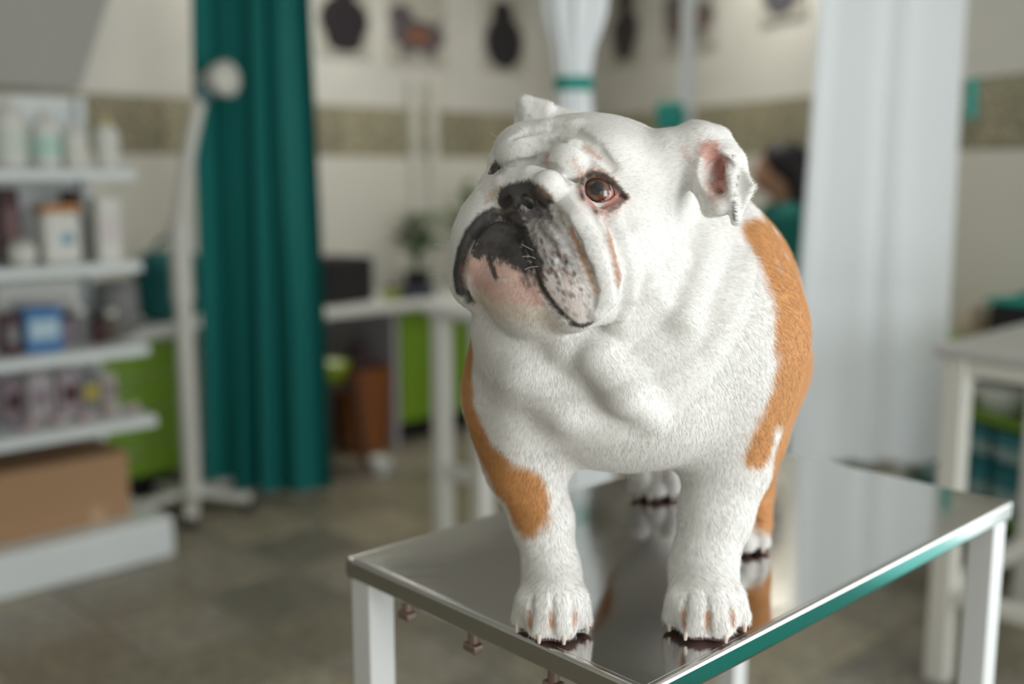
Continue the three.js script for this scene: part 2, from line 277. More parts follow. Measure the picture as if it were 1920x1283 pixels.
function plant(a, n, label, R, H, leaves, potMat, potR, potH, mats) {
  const p = placed('potted_plant', label, 'plant', a, n, 0, undefined, 0.72);
  part('pot', lathe([[0.001, 0], [potR * 0.75, 0], [potR, potH], [potR * 0.92, potH], [potR * 0.88, potH * 0.9], [0.001, potH * 0.88]]), potMat, p);
  for (let i = 0; i < leaves; i++) {
    const th = rnd() * 6.28, tilt = 0.3 + rnd() * 0.9, L = H * (0.5 + 0.5 * rnd()), w = 0.022 + rnd() * 0.02;
    const tip = [Math.sin(tilt) * Math.cos(th) * R * 1.6, potH + Math.cos(tilt * 0.8) * L, Math.sin(tilt) * Math.sin(th) * R * 1.6];
    const mid = [tip[0] * 0.35, potH + (tip[1] - potH) * 0.65, tip[2] * 0.35];
    const st = part('stem', tube([[0, potH * 0.85, 0], mid, tip], 0.0025, 6, 4), leafMats[0], p);
    const g = new THREE.SphereGeometry(1, 10, 8).scale(w, 0.003, w * 2.4).rotateX(0.5 - rnd()).rotateY(-th + 1.57).translate(...tip); part('leaf', g, mats[i % mats.length], st);
  }
}
plant(0.28, 0.28, 'leafy plant in a dark pot on the worktop left of the bulldog\'s muzzle', 0.075, 0.36, 34, darkMat, 0.075, 0.11, [leafMats[2], leafMats[2], leafMats[0]]);
plant(0.66, 0.28, 'bright green plant on the worktop right behind the bulldog\'s muzzle', 0.085, 0.50, 38, white, 0.07, 0.11, [leafMats[1], leafMats[0]]);
{
  const b = placed('desk_tray', 'low dark tray beside the printer on the worktop', 'tray', 0.10, 0.44, 0, undefined, 0.72);
  part('tray', [box(0.20, 0.012, 0.16, 0, 0, 0), box(0.20, 0.06, 0.012, 0, 0, 0.075), box(0.20, 0.06, 0.012, 0, 0, -0.075), box(0.012, 0.06, 0.16, 0.095, 0, 0), box(0.012, 0.06, 0.16, -0.095, 0, 0)], std(lin(0.03, 0.035, 0.06), 0.5), b);
  const g = placed('cut_fruit_bowl', 'small yellow-green bowl on the worktop left of the dark tray', 'bowl', -0.064, 0.50, 0, undefined, 0.72);
  g.name = 'small_bowl'; part('bowl', lathe([[0.001, 0.004], [0.03, 0], [0.055, 0.05], [0.051, 0.05], [0.028, 0.008], [0.001, 0.01]]), std(lin(0.35, 0.40, 0.10), 0.5), g);
  const k = placed('waste_bin', 'orange-brown wooden waste bin standing under the worktop', 'bin', -0.28, 0.52, 0.1);
  part('shell', new THREE.CylinderGeometry(0.155, 0.13, 0.42, 4, 1, true).rotateY(Math.PI / 4).translate(0, 0.21, 0), std(lin(0.24, 0.075, 0.015), 0.6, 0, { side: THREE.DoubleSide }), k);
  part('base', box(0.17, 0.012, 0.17, 0, 0, 0), std(lin(0.2, 0.07, 0.02), 0.6), k);
  const h = placed('handbag', 'dark plum bag lying in the waste bin under the worktop', 'bag', -0.28, 0.52, 0.1, undefined, 0.20);
  part('bag_body', new THREE.SphereGeometry(1, 24, 18).scale(0.085, 0.16, 0.075).translate(0, 0.17, 0), plumMat, h); part('strap', new THREE.TorusGeometry(0.06, 0.008, 8, 24, Math.PI).translate(0, 0.31, 0), plumMat, h);
  const s = placed('wooden_stool', 'dark wooden stool beside the teal curtain', 'stool', -0.60, 0.72, 0.2);
  part('seat', cyl(0.13, 0.13, 0.03, 0, 0.39, 0, 32), std(lin(0.035, 0.014, 0.008), 0.5), s);
  for (const [x, z] of [[1, 1], [1, -1], [-1, 1], [-1, -1]]) part('leg', rod([0.08 * x, 0.39, 0.08 * z], [0.115 * x, 0, 0.115 * z], 0.014, 10, 0.012), std(lin(0.035, 0.014, 0.008), 0.5), s);
  part('stretcher', [rod([0.1, 0.15, 0.1], [-0.1, 0.15, 0.1], 0.008), rod([0.1, 0.15, -0.1], [-0.1, 0.15, -0.1], 0.008)], std(lin(0.035, 0.014, 0.008), 0.5), s);
  const y = placed('feeding_bowl', 'lime green feeding bowl with white food on the dark stool', 'bowl', -0.60, 0.72, 0, undefined, 0.42);
  part('bowl', lathe([[0.001, 0.004], [0.07, 0], [0.105, 0.085], [0.098, 0.085], [0.066, 0.01], [0.001, 0.012]]), std(lin(0.36, 0.50, 0.03), 0.45), y); part('food', new THREE.SphereGeometry(0.085, 20, 10).scale(1, 0.3, 1).translate(0, 0.065, 0), std(lin(0.6, 0.62, 0.45), 0.7), y);
  const u = placed('water_cup', 'small white cup on the floor in front of the dark stool', 'cup', -0.46, 0.92);
  part('cup', lathe([[0.001, 0.004], [0.04, 0], [0.052, 0.07], [0.047, 0.07], [0.037, 0.008], [0.001, 0.01]]), white, u);
}
{
  const b = placed('soft_bag', 'soft teal bag on the worktop behind the lamp stand', 'bag', -1.18, 0.40, 0.1, undefined, 0.72);
  part('bag_body', new RoundedBoxGeometry(0.30, 0.30, 0.20, 6, 0.085).translate(0, 0.15, 0), std(lin(0.0, 0.10, 0.10), 0.8), b); part('strap', new THREE.TorusGeometry(0.06, 0.010, 8, 24, Math.PI).translate(0, 0.295, 0), std(lin(0.0, 0.08, 0.08), 0.8), b);
  const f = placed('desk_folder', 'flat grey folder lying on the worktop beside the soft teal bag', 'folder', -1.48, 0.42, 0.3, undefined, 0.72);
  part('cover', box(0.24, 0.02, 0.30, 0, 0, 0, 0.003), std(lin(0.12, 0.13, 0.15), 0.6), f); part('pages', box(0.225, 0.012, 0.285, 0.01, 0.004, 0.0, 0.001), std(lin(0.6, 0.6, 0.58), 0.8), f);
}
// pipes in white casing on the left wall
for (const [a, lab] of [[0.47, 'white vertical pipe casing on the left wall nearer the curtain'], [0.60, 'slim white pipe casing on the left wall nearer the bulldog']]) {
  const p = placed('pipe_casing', lab, 'pipe', a, 0.018); part('casing', box(0.06, 1.15, 0.035, 0, 0.72, 0.018, 0.006), std(lin(0.66, 0.64, 0.57), 0.5), p); part('bracket', box(0.075, 0.03, 0.042, 0, 1.5, 0.018, 0.004), std(lin(0.5, 0.48, 0.42), 0.5), p);
}
// ---------------------------------------------------------------- animal posters on the walls
function animalPrint(kind, paper, ink, accent) {
  const c = document.createElement('canvas'); c.width = 256; c.height = 320; const x = c.getContext('2d');
  x.fillStyle = paper; x.fillRect(0, 0, 256, 320); x.fillStyle = ink;
  const el = (cx, cy, rx, ry, r = 0) => { x.beginPath(); x.ellipse(cx, cy, rx, ry, r, 0, 6.3); x.fill(); };
  if (kind === 0) { el(128, 185, 124, 90); el(128, 256, 96, 48); el(128, 70, 62, 54); el(78, 46, 20, 44, 0.5); el(178, 46, 20, 44, -0.5); el(86, 280, 26, 22); el(166, 280, 26, 22); }
  else if (kind === 1) { el(130, 205, 120, 62); el(56, 140, 54, 50); el(34, 160, 26, 14); el(70, 120, 12, 26, 0.4); for (const k of [62, 92, 168, 198]) el(k, 258, 13, 42); x.fillStyle = accent; el(130, 206, 62, 30); x.fillStyle = ink; el(215, 160, 8, 44, 0.6); }
  else { el(128, 205, 116, 104); el(120, 100, 66, 56); x.beginPath(); x.moveTo(90, 110); x.lineTo(92, 60); x.lineTo(118, 92); x.moveTo(150, 110); x.lineTo(148, 60); x.lineTo(124, 92); x.fill(); el(190, 250, 12, 60, 0.5); }
  const t = new THREE.CanvasTexture(c); t.colorSpace = THREE.SRGBColorSpace; return t;
}
function poster(pos, turn, w, h, kind, ink, accent, label) {
  const p = thing('wall_poster', label, 'poster', [pos.x, pos.y, pos.z], turn, 'animal posters above the tile border');
  part('board', box(w, h, 0.008, 0, 0, 0, 0.001), std(lin(0.5, 0.49, 0.46), 0.7), p);
  const pl = part('print', new THREE.PlaneGeometry(w - 0.006, h - 0.006).translate(0, h / 2, 0.0045), std(0xffffff, 0.6, 0, { map: animalPrint(kind, '#b9b5a9', ink, accent) }), p); pl.userData.label = 'printed animal picture';
}
for (const [a, w, h, y, kind, ink, acc, lab] of [[0.035, 0.32, 0.44, 1.94, 0, '#1d141d', '#5a4a40', 'poster of a dark seated dog next to the teal curtain'], [0.52, 0.40, 0.44, 1.93, 1, '#5a5256', '#8a5a42', 'poster of a grey animal wearing a reddish coat, second from the teal curtain'], [1.17, 0.34, 0.48, 1.93, 2, '#2a252b', '#444444', 'poster of a dark sitting cat left of the tied white curtain']]) poster(byLeftWall(a, 0.010, y), toA, w, h, kind, ink, acc, lab);
for (const [t, w, h, y, kind, ink, acc, lab] of [[0.45, 0.36, 0.46, 1.99, 0, '#3a3034', '#8a5030', 'poster of a dark animal just right of the tied white curtain'], [1.2, 0.56, 0.46, 1.99, 1, '#6a6460', '#8a4030', 'wide poster of a pale animal with a red coat above the bulldog\'s ear'], [2.05, 0.36, 0.46, 2.05, 2, '#56545a', '#444444', 'poster of a slate grey cat left of the wide white curtain']]) poster(byRightWall(t, 0.010, y), turnR, w, h, kind, ink, acc, lab);
// ---------------------------------------------------------------- examination lamp on a rolling stand
{
  const m = std(lin(0.66, 0.65, 0.60), 0.4), L = thing('examination_lamp', 'white examination lamp on a rolling stand in front of the teal curtain', 'lamp', [-1.285, 0, -4.14], 0.3);
  part('base_hub', lathe([[0.001, 0.07], [0.06, 0.07], [0.065, 0.09], [0.035, 0.12], [0.001, 0.12]]), m, L);
  for (let i = 0; i < 5; i++) {
    const th = i * 1.2566 + 0.35, x = Math.cos(th), z = Math.sin(th), lg = part('base_leg', bar([0.03 * x, 0.085, 0.03 * z], [0.24 * x, 0.062, 0.24 * z], 0.055, 0.034, 0.012), m, L);
    part('castor', new THREE.TorusGeometry(0.017, 0.010, 10, 20).rotateY(th).translate(0.225 * x, 0.0275, 0.225 * z), darkMat, lg);
  }
  part('lower_pole', rod([0, 0.1, 0], [0, 0.90, 0], 0.036, 20), m, L); part('collar', cyl(0.044, 0.042, 0.05, 0, 0.86, 0), m, L); part('upper_pole', rod([0, 0.90, 0], [0, 1.16, 0], 0.042, 16), m, L);
  part('arm', tube([[0, 1.13, 0], [0.022, 1.28, 0], [0.055, 1.46, 0.01], [0.10, 1.64, 0.02]], 0.027, 24, 12), m, L);
  const q = new THREE.Object3D(); q.position.set(0.17, 1.70, 0.04); q.lookAt(0.55, 1.74, 0.5); q.updateMatrix();
  part('lamp_head', lathe([[0.001, -0.10], [0.030, -0.10], [0.036, -0.05], [0.062, 0.0], [0.068, 0.045], [0.060, 0.045], [0.05, 0.0], [0.001, -0.02]]).rotateX(Math.PI / 2).rotateX(Math.PI).rotateX(Math.PI).applyMatrix4(q.matrix), m, L);
  part('joint', new THREE.SphereGeometry(0.036, 16, 12).scale(1, 1.3, 1).translate(0.115, 1.655, 0.03), std(lin(0.10, 0.19, 0.22), 0.5), L);
}
// ---------------------------------------------------------------- product shelves at the left
const shelfPos = V3(-1.255, 0, -3.70);
const onShelf = (x, z, y) => shelfPos.clone().addScaledVector(A, x).addScaledVector(NL, z).setY(y + 0.0008);
const LEVELS = [1.365, 1.05, 0.76, 0.51, 0.148];
{
  const s = thing('shelf_unit', 'white shop shelf unit with four shelves at the left edge', 'shelf', [shelfPos.x, 0, shelfPos.z], toA), m = std(lin(0.72, 0.76, 0.76), 0.4);
  part('back_panel', box(1.5, 1.62, 0.02, -0.80, 0, -0.40, 0.002), m, s);
  part('upright', box(0.03, 1.62, 0.05, -0.065, 0, -0.37), m, s); part('upright', box(0.03, 1.62, 0.05, -1.03, 0, -0.37), m, s);
  for (const [i, y] of LEVELS.slice(0, 4).entries()) { const d = [0.36, 0.37, 0.39, 0.42][i], b = part('shelf', box(1.5, 0.018, d, -0.772, y - 0.018, -0.39 + d / 2, 0.004), m, s); part('shelf_lip', box(1.5, 0.034, 0.012, -0.772, y - 0.036, -0.39 + d, 0.004), m, b); }
  part('plinth', box(1.5, 0.148, 0.47, -0.75, 0, -0.155, 0.015), m, s);
}
const jarWhite = std(lin(0.68, 0.68, 0.63), 0.4), card = std(lin(0.40, 0.24, 0.13), 0.8);
function goods(name, label, cat, x, z, level, turn = 0, group) { const p = onShelf(x, z, LEVELS[level]); return thing(name, label, cat, [p.x, p.y, p.z], toA + turn, group); }
function bottle(label, x, z, lev, r, h, body, cap, spout) {
  const b = goods('white_bottle', label, 'bottle', x, z, lev, 0, 'bottles and tubs on the shelves');
  part('bottle_body', lathe([[0.001, 0], [r * 0.96, 0], [r, 0.01], [r, h * 0.66], [r * 0.8, h * 0.78], [r * 0.34, h * 0.85], [r * 0.34, h * 0.9], [0.001, h * 0.9]]), body, b);
  part('cap', cyl(r * 0.42, r * 0.40, h * 0.12, 0, h * 0.88, 0), cap, b);
  part('label', new THREE.CylinderGeometry(r * 1.01, r * 1.01, h * 0.34, 28, 1, true).translate(0, h * 0.36, 0), spout, b);
}
bottle('large white canister on the top shelf at the photo edge', -0.385, -0.16, 0, 0.056, 0.235, jarWhite, jarWhite, std(lin(0.62, 0.66, 0.60), 0.5));
bottle('white canister with a mint label on the top shelf', -0.28, -0.13, 0, 0.044, 0.20, jarWhite, jarWhite, std(lin(0.45, 0.66, 0.58), 0.5));
bottle('round-shouldered white bottle in the middle of the top shelf', -0.185, -0.13, 0, 0.043, 0.155, jarWhite, jarWhite, std(lin(0.66, 0.64, 0.57), 0.5));
bottle('white bottle with a yellowish cap at the end of the top shelf', -0.075, -0.13, 0, 0.042, 0.175, jarWhite, std(lin(0.55, 0.48, 0.18), 0.5), std(lin(0.66, 0.65, 0.60), 0.5));
function carton(label, x, z, lev, w, h, d, mat, accent, turn = 0) {
  const b = goods('carton', label, 'box', x, z, lev, turn, 'boxes on the shelves');
  part('carton_body', box(w, h, d, 0, 0, 0, 0.003), mat, b); part('printed_panel', box(w * 0.8, h * 0.45, 0.002, 0, h * 0.3, d / 2, 0), accent, b); part('flap', box(w * 0.96, 0.004, d * 0.96, 0, h - 0.001, 0, 0.001), mat, b);
}
const maroon = std(lin(0.07, 0.022, 0.025), 0.6), yellow = std(lin(0.42, 0.34, 0.03), 0.5), navy = std(lin(0.03, 0.025, 0.07), 0.5), orange = std(lin(0.55, 0.25, 0.08), 0.5), blue = std(lin(0.04, 0.18, 0.42), 0.5), paleBlue = std(lin(0.45, 0.60, 0.68), 0.5), greyMat = std(lin(0.20, 0.20, 0.20), 0.6), mauve = std(lin(0.28, 0.22, 0.25), 0.6);
carton('dark maroon carton under the top shelf at the photo edge', -0.385, -0.24, 1, 0.055, 0.25, 0.10, maroon, std(lin(0.2, 0.1, 0.1), 0.5));
carton('narrow maroon carton next to the white tub', -0.17, -0.24, 1, 0.035, 0.24, 0.10, maroon, greyMat);
{
  const t = goods('white_tub', 'white tub with an orange lid and a blue emblem on the second shelf', 'tub', -0.27, -0.11, 1);
  part('tub_body', box(0.125, 0.175, 0.11, 0, 0, 0, 0.02), jarWhite, t); part('lid', box(0.13, 0.024, 0.115, 0, 0.174, 0, 0.008), orange, t); part('emblem', new THREE.CylinderGeometry(0.022, 0.022, 0.002, 24).rotateX(Math.PI / 2).translate(0.012, 0.085, 0.0555), std(lin(0.18, 0.34, 0.45), 0.5), t);
  const c = goods('white_cup', 'small white rounded pot at the left on the second shelf', 'pot', -0.39, -0.10, 1);
  part('pot_body', lathe([[0.001, 0], [0.035, 0], [0.046, 0.03], [0.042, 0.07], [0.001, 0.075]]), jarWhite, c); part('lid', lathe([[0.001, 0.085], [0.03, 0.082], [0.04, 0.072], [0.001, 0.070]]), jarWhite, c);
}
carton('tall plain white carton on the second shelf', -0.11, -0.10, 1, 0.08, 0.215, 0.08, jarWhite, std(lin(0.66, 0.60, 0.60), 0.5));
carton('navy carton with a yellow band at the end of the second shelf', -0.044, -0.22, 1, 0.042, 0.15, 0.09, navy, yellow);
carton('wide white carton at the back of the third shelf', -0.28, -0.32, 2, 0.28, 0.22, 0.07, jarWhite, std(lin(0.5, 0.5, 0.48), 0.5));
carton('blue carton with a pale lower half on the third shelf', -0.345, -0.12, 2, 0.12, 0.145, 0.08, blue, paleBlue);
carton('dark carton at the left end of the third shelf', -0.445, -0.12, 2, 0.05, 0.13, 0.08, maroon, greyMat);
{
  let i = 0; for (const [x, z, r, h, m, lab] of [[-0.25, -0.14, 0.024, 0.12, mauve, 'mauve jar beside the blue carton'], [-0.195, -0.16, 0.026, 0.13, greyMat, 'grey jar second from the blue carton'], [-0.14, -0.14, 0.024, 0.10, maroon, 'dark red jar third from the blue carton'], [-0.085, -0.16, 0.024, 0.11, std(lin(0.12, 0.10, 0.07), 0.5), 'brown jar at the end of the third shelf']]) {
    const j = goods('small_jar', lab, 'jar', x, z, 2, 0, 'small jars on the third shelf'); part('jar_body', lathe([[0.001, 0], [r, 0], [r, h * 0.75], [r * 0.7, h * 0.82], [0.001, h * 0.83]]), m, j); part('lid', cyl(r * 0.78, r * 0.78, h * 0.18, 0, h * 0.82, 0), i++ % 2 ? jarWhite : darkMat, j);
  }
  const p = goods('grey_pot', 'grey round pot behind the jars at the shelf end', 'pot', -0.012, -0.26, 2); part('pot_body', lathe([[0.001, 0], [0.055, 0], [0.075, 0.10], [0.068, 0.19], [0.001, 0.20]]), greyMat, p); part('rim', new THREE.TorusGeometry(0.065, 0.007, 8, 28).rotateX(Math.PI / 2).translate(0, 0.195, 0), greyMat, p);
}
for (const [x, z, w, h, m, acc, tilt, lab] of [[-0.43, -0.20, 0.075, 0.15, mauve, maroon, 0.2, 'dark mauve packet at the left of the lowest shelf'], [-0.34, -0.18, 0.085, 0.16, std(lin(0.46, 0.42, 0.43), 0.5), mauve, -0.15, 'pale grey packet with a mauve print on the lowest shelf'], [-0.245, -0.18, 0.08, 0.16, std(lin(0.40, 0.33, 0.36), 0.5), maroon, 0.1, 'pinkish packet third along the lowest shelf'], [-0.16, -0.20, 0.07, 0.14, greyMat, yellow, -0.1, 'grey packet with a yellow print on the lowest shelf'], [-0.08, -0.24, 0.06, 0.12, std(lin(0.5, 0.45, 0.40), 0.5), mauve, 0.2, 'cream packet at the end of the lowest shelf']]) {
  const b = goods('product_packet', lab, 'packet', x, z, 3, tilt, 'packets on the lowest shelf');
  part('packet_body', new RoundedBoxGeometry(w, h, 0.045, 3, 0.012).translate(0, h / 2, 0), m, b); part('printed_panel', box(w * 0.7, h * 0.4, 0.002, 0, h * 0.3, 0.0225, 0), acc, b); part('hang_tab', box(w * 0.4, 0.02, 0.003, 0, h - 0.004, 0), m, b);
  const f = goods('small_figure', 'pink and white toy in front of the ' + lab.split(' ').slice(0, 3).join(' '), 'toy', x + 0.01, -0.06, 3, tilt * 3, 'toys at the front of the lowest shelf');
  part('toy_body', new THREE.SphereGeometry(0.018, 14, 10).scale(1.5, 0.9, 1).translate(0, 0.016, 0), std(lin(0.5, 0.36, 0.38), 0.5), f); part('toy_head', new THREE.SphereGeometry(0.012, 12, 8).translate(0.025, 0.022, 0), jarWhite, f);
}
{
  const b = goods('cardboard_box', 'large brown cardboard box on the base of the shelf unit', 'box', -0.42, -0.16, 4);
  part('carton_wall', box(0.62, 0.235, 0.27, 0, 0, 0, 0.004), card, b); part('top_flap', box(0.61, 0.004, 0.13, 0, 0.235, 0.066, 0.001), card, b); part('top_flap', box(0.61, 0.004, 0.13, 0, 0.235, -0.066, 0.001), card, b);
  const t = part('packing_tape', box(0.05, 0.06, 0.002, 0.19, 0.0, 0.1352, 0), std(lin(0.50, 0.33, 0.2), 0.3), b); t.userData.label = 'paler strip of tape';
}
// ---------------------------------------------------------------- white bench behind the bulldog, trolley at the right edge
function bench(name, label, pos, turn, w, d, legs, extra) {
  const t = thing(name, label, 'table', pos, turn), m = std(lin(0.70, 0.69, 0.64), 0.4), H = 0.92, q = legs;
  part('table_top', new RoundedBoxGeometry(w, 0.045, d, 4, 0.02).translate(w / 2 - 0.05, H - 0.0225, d / 2 - 0.05), extra, t);
  for (const [x, z] of [[0, 0], [w - 0.1, 0], [0, d - 0.1], [w - 0.1, d - 0.1]]) { const l = part('leg', box(q, H - 0.045, q, x, 0, z, 0.006), m, t); part('foot_pad', cyl(q * 0.45, q * 0.45, 0.008, x, 0.0, z), darkMat, l); }
  part('stretcher', bar([0, 0.30, q / 2], [0, 0.30, d - 0.1 - q / 2], 0.045, 0.045, 0.008), m, t); part('stretcher', bar([w - 0.1, 0.30, q / 2], [w - 0.1, 0.30, d - 0.1 - q / 2], 0.045, 0.045, 0.008), m, t);
  return t;
}
{
  const l = atHeight(828, 590, 0.88); bench('treatment_bench', 'white treatment bench half hidden behind the bulldog', [l.x, 0, l.z], toA, 0.72, 0.30, 0.056, std(lin(0.72, 0.72, 0.70), 0.35));
  scene.children[scene.children.length - 1].children.filter((c) => c.name === 'stretcher').forEach((c) => { c.position.y = 0.045; });
  const r = thing('steel_trolley', 'white-legged trolley table at the right edge of the photo', 'table', [1.150, 0, -2.70], toA), m = std(lin(0.66, 0.64, 0.58), 0.4);
  part('table_top', new RoundedBoxGeometry(0.70, 0.03, 0.72, 4, 0.012).translate(0.30, 0.905, 0.31), std(lin(0.55, 0.54, 0.52), 0.3, 0.3), r);
  for (const [x, z] of [[0, 0], [0.58, 0], [0, 0.62], [0.58, 0.62]]) { const g = part('leg', box(0.058, 0.888, 0.058, x, 0.004, z, 0.006), m, r); part('foot_pad', cyl(0.026, 0.026, 0.006, x, 0, z), darkMat, g); }
  part('stretcher', bar([0, 0.25, 0.03], [0, 0.25, 0.59], 0.042, 0.042, 0.006), m, r); part('stretcher', bar([0.03, 0.25, 0], [0.55, 0.25, 0], 0.042, 0.042, 0.006), m, r);
  part('top_rail', bar([0, 0.865, 0.03], [0, 0.865, 0.59], 0.03, 0.05, 0.006), m, r);
}
// ---------------------------------------------------------------- green unit with towels along the right wall
{
  const p = byRightWall(3.72, 0.02), c = thing('open_green_unit', 'green open unit with shelves behind the trolley at the right', 'cabinet', [p.x, 0, p.z], turnR);
  part('worktop', box(0.84, 0.03, 0.29, 0.0, 0.73, 0.155, 0.004), std(lin(0.24, 0.36, 0.06), 0.5), c);
  part('side_panel', box(0.02, 0.73, 0.27, 0.40, 0, 0.15), white, c); part('side_panel', box(0.02, 0.73, 0.27, -0.40, 0, 0.15), white, c);
  part('shelf', box(0.78, 0.02, 0.26, 0, 0.53, 0.15), greenMat, c); part('shelf', box(0.78, 0.02, 0.26, 0, 0.20, 0.15), greenMat, c); part('back_panel', box(0.78, 0.73, 0.012, 0, 0, 0.012), darkMat, c);
  const onUnit = (t, n, y) => byRightWall(t, n, y + 0.0008);
  const towels = [std(lin(0.02, 0.16, 0.18), 0.9), std(lin(0.30, 0.42, 0.40), 0.9), std(lin(0.05, 0.22, 0.24), 0.9)];
  for (const [col, t0] of [[0, 3.57], [1, 3.90]]) for (let i = 0; i < 6; i++) {
    const q = onUnit(t0, 0.175, 0.22 + i * 0.0475), g = thing('folded_towel', (i === 0 ? 'bottom' : i === 5 ? 'top' : ['', 'second', 'third', 'fourth', 'fifth'][i]) + (i % 3 === 1 ? ' pale' : ' teal') + ' folded towel from below in the ' + (col ? 'near' : 'far') + ' stack of the green unit', 'towel', [q.x, q.y, q.z], turnR + (rnd() - 0.5) * 0.1, 'folded towels in the green unit');
    part('towel_body', new RoundedBoxGeometry(0.30, 0.045, 0.24, 3, 0.02).translate(0, 0.0228, 0), towels[i % 3], g); part('fold', new THREE.CylinderGeometry(0.011, 0.011, 0.29, 10).rotateZ(Math.PI / 2).translate(0, 0.0335, 0.112), towels[i % 3], g);
  }
  const q1 = onUnit(3.66, 0.17, 0.55), b1 = thing('white_basin', 'white basin on the middle shelf of the green unit', 'basin', [q1.x, q1.y, q1.z], turnR); part('basin_body', lathe([[0.001, 0.004], [0.075, 0], [0.115, 0.09], [0.109, 0.09], [0.07, 0.01], [0.001, 0.012]]), white, b1); part('rim', new THREE.TorusGeometry(0.112, 0.006, 8, 36).rotateX(Math.PI / 2).translate(0, 0.09, 0), white, b1);
  const q2 = onUnit(3.70, 0.17, 0.76), b2 = thing('black_bag', 'black zipped bag with teal handles on the green unit', 'bag', [q2.x, q2.y, q2.z], turnR + 0.2);
  part('bag_body', new RoundedBoxGeometry(0.17, 0.16, 0.12, 4, 0.025).translate(0, 0.08, 0), darkMat, b2); part('lid_cover', new RoundedBoxGeometry(0.18, 0.018, 0.13, 3, 0.008).translate(0, 0.168, 0), tealBand, b2); part('handle', tube([[-0.03, 0.17, 0.0], [0.03, 0.20, 0], [0.11, 0.215, 0.0], [0.13, 0.24, 0]], 0.012, 16, 8), tealBand, b2);
  const q3 = onUnit(3.50, 0.17, 0.76), b3 = thing('beige_pot', 'beige pot left of the black bag on the green unit', 'pot', [q3.x, q3.y, q3.z], turnR); part('pot_body', lathe([[0.001, 0], [0.04, 0], [0.052, 0.05], [0.045, 0.12], [0.001, 0.125]]), std(lin(0.5, 0.40, 0.30), 0.5), b3); part('lid', cyl(0.046, 0.04, 0.02, 0, 0.122, 0), std(lin(0.55, 0.5, 0.42), 0.5), b3);
}
// ---------------------------------------------------------------- low teal bench at the window, mirrored in the table's edge
{
  const b = thing('window_bench', 'low turquoise upholstered bench under the right windows', 'bench', [1.95, 0, -1.25], turnR);
  part('seat_pad', new RoundedBoxGeometry(1.3, 0.40, 0.42, 4, 0.03).translate(0, 0.24, 0), std(lin(0.0, 0.60, 0.54), 0.6), b);
  for (const [x, z] of [[0.55, 0.15], [0.55, -0.15], [-0.55, 0.15], [-0.55, -0.15]]) part('foot', cyl(0.02, 0.02, 0.05, x, 0, z), darkMat, b);
}
// ---------------------------------------------------------------- the bulldog: one continuous surface from a smooth distance field
const HAIRS = 330000;
const field = [];                                  // ordered list of {op, k, centre, radius, f}
const smin = (a, b, k) => { const h = Math.max(k - Math.abs(a - b), 0) / k; return Math.min(a, b) - h * h * k * 0.25; };
function distance(x, y, z, upto = field.length) {
  let d = 1;
  for (let i = 0; i < upto; i++) {
    const q = field[i], dx = x - q.c.x, dy = y - q.c.y, dz = z - q.c.z, lb = Math.sqrt(dx * dx + dy * dy + dz * dz) - q.r;
    if (q.op > 0) { if (lb > d + q.k) continue; d = smin(d, q.f(x, y, z), q.k); }
    else { if (lb > q.k - d) continue; d = -smin(-d, q.f(x, y, z), q.k); }
  }
  return d;
}
const viewAxes = [RGT, UPV, FWD.clone().negate()];
function addEllipsoid(c, [a, b, e], k, axes = viewAxes, op = 1) {
  const [A, B, C] = axes, R = Math.max(a, b, e), mn = Math.min(a, b, e);
  field.push({ op, k, c, r: R, f(x, y, z) {
    const dx = x - c.x, dy = y - c.y, dz = z - c.z;
    const p = (dx * A.x + dy * A.y + dz * A.z) / a, q = (dx * B.x + dy * B.y + dz * B.z) / b, s = (dx * C.x + dy * C.y + dz * C.z) / e;
    const k0 = Math.sqrt(p * p + q * q + s * s); if (k0 < 1e-6) return -mn;
    const k1 = Math.sqrt((p / a) ** 2 + (q / b) ** 2 + (s / e) ** 2);
    return k0 * (k0 - 1) / k1;
  } });
}
function coneDistance(a, ra, b, rb) {              // rounded cone
  const bx = b.x - a.x, by = b.y - a.y, bz = b.z - a.z, l2 = bx * bx + by * by + bz * bz, rr = ra - rb, a2 = l2 - rr * rr, il2 = 1 / l2;
  return (x, y, z) => {
    const px = x - a.x, py = y - a.y, pz = z - a.z, Y = px * bx + py * by + pz * bz, Z = Y - l2;
    const ex = px * l2 - bx * Y, ey = py * l2 - by * Y, ez = pz * l2 - bz * Y, x2 = ex * ex + ey * ey + ez * ez, y2 = Y * Y * l2, z2 = Z * Z * l2;
    const k = Math.sign(rr) * rr * rr * x2;
    if (Math.sign(Z) * a2 * z2 > k) return Math.sqrt(x2 + z2) * il2 - rb;
    if (Math.sign(Y) * a2 * y2 < k) return Math.sqrt(x2 + y2) * il2 - ra;
    return (Math.sqrt(x2 * a2 * il2) + Y * rr) * il2 - ra;
  };
}
function addCone(a, ra, b, rb, k, op = 1) {
  const c = a.clone().add(b).multiplyScalar(0.5);
  field.push({ op, k, c, r: a.distanceTo(b) / 2 + Math.max(ra, rb), f: coneDistance(a, ra, b, rb) });
}
function addChain(pts, k, op = 1) {                // pts: [point, radius]; the links are joined first, then blended in as one
  const fs = [], c = V3(0, 0, 0); for (const [p] of pts) c.addScaledVector(p, 1 / pts.length);
  let r = 0; for (const [p, q] of pts) r = Math.max(r, p.distanceTo(c) + q);
  for (let i = 1; i < pts.length; i++) fs.push(coneDistance(pts[i - 1][0], pts[i - 1][1], pts[i][0], pts[i][1]));
  const kk = Math.max(0.002, k * 0.4);
  field.push({ op, k, c, r: r + kk, f(x, y, z) { let d = fs[0](x, y, z); for (let i = 1; i < fs.length; i++) d = smin(d, fs[i](x, y, z), kk); return d; } });
}
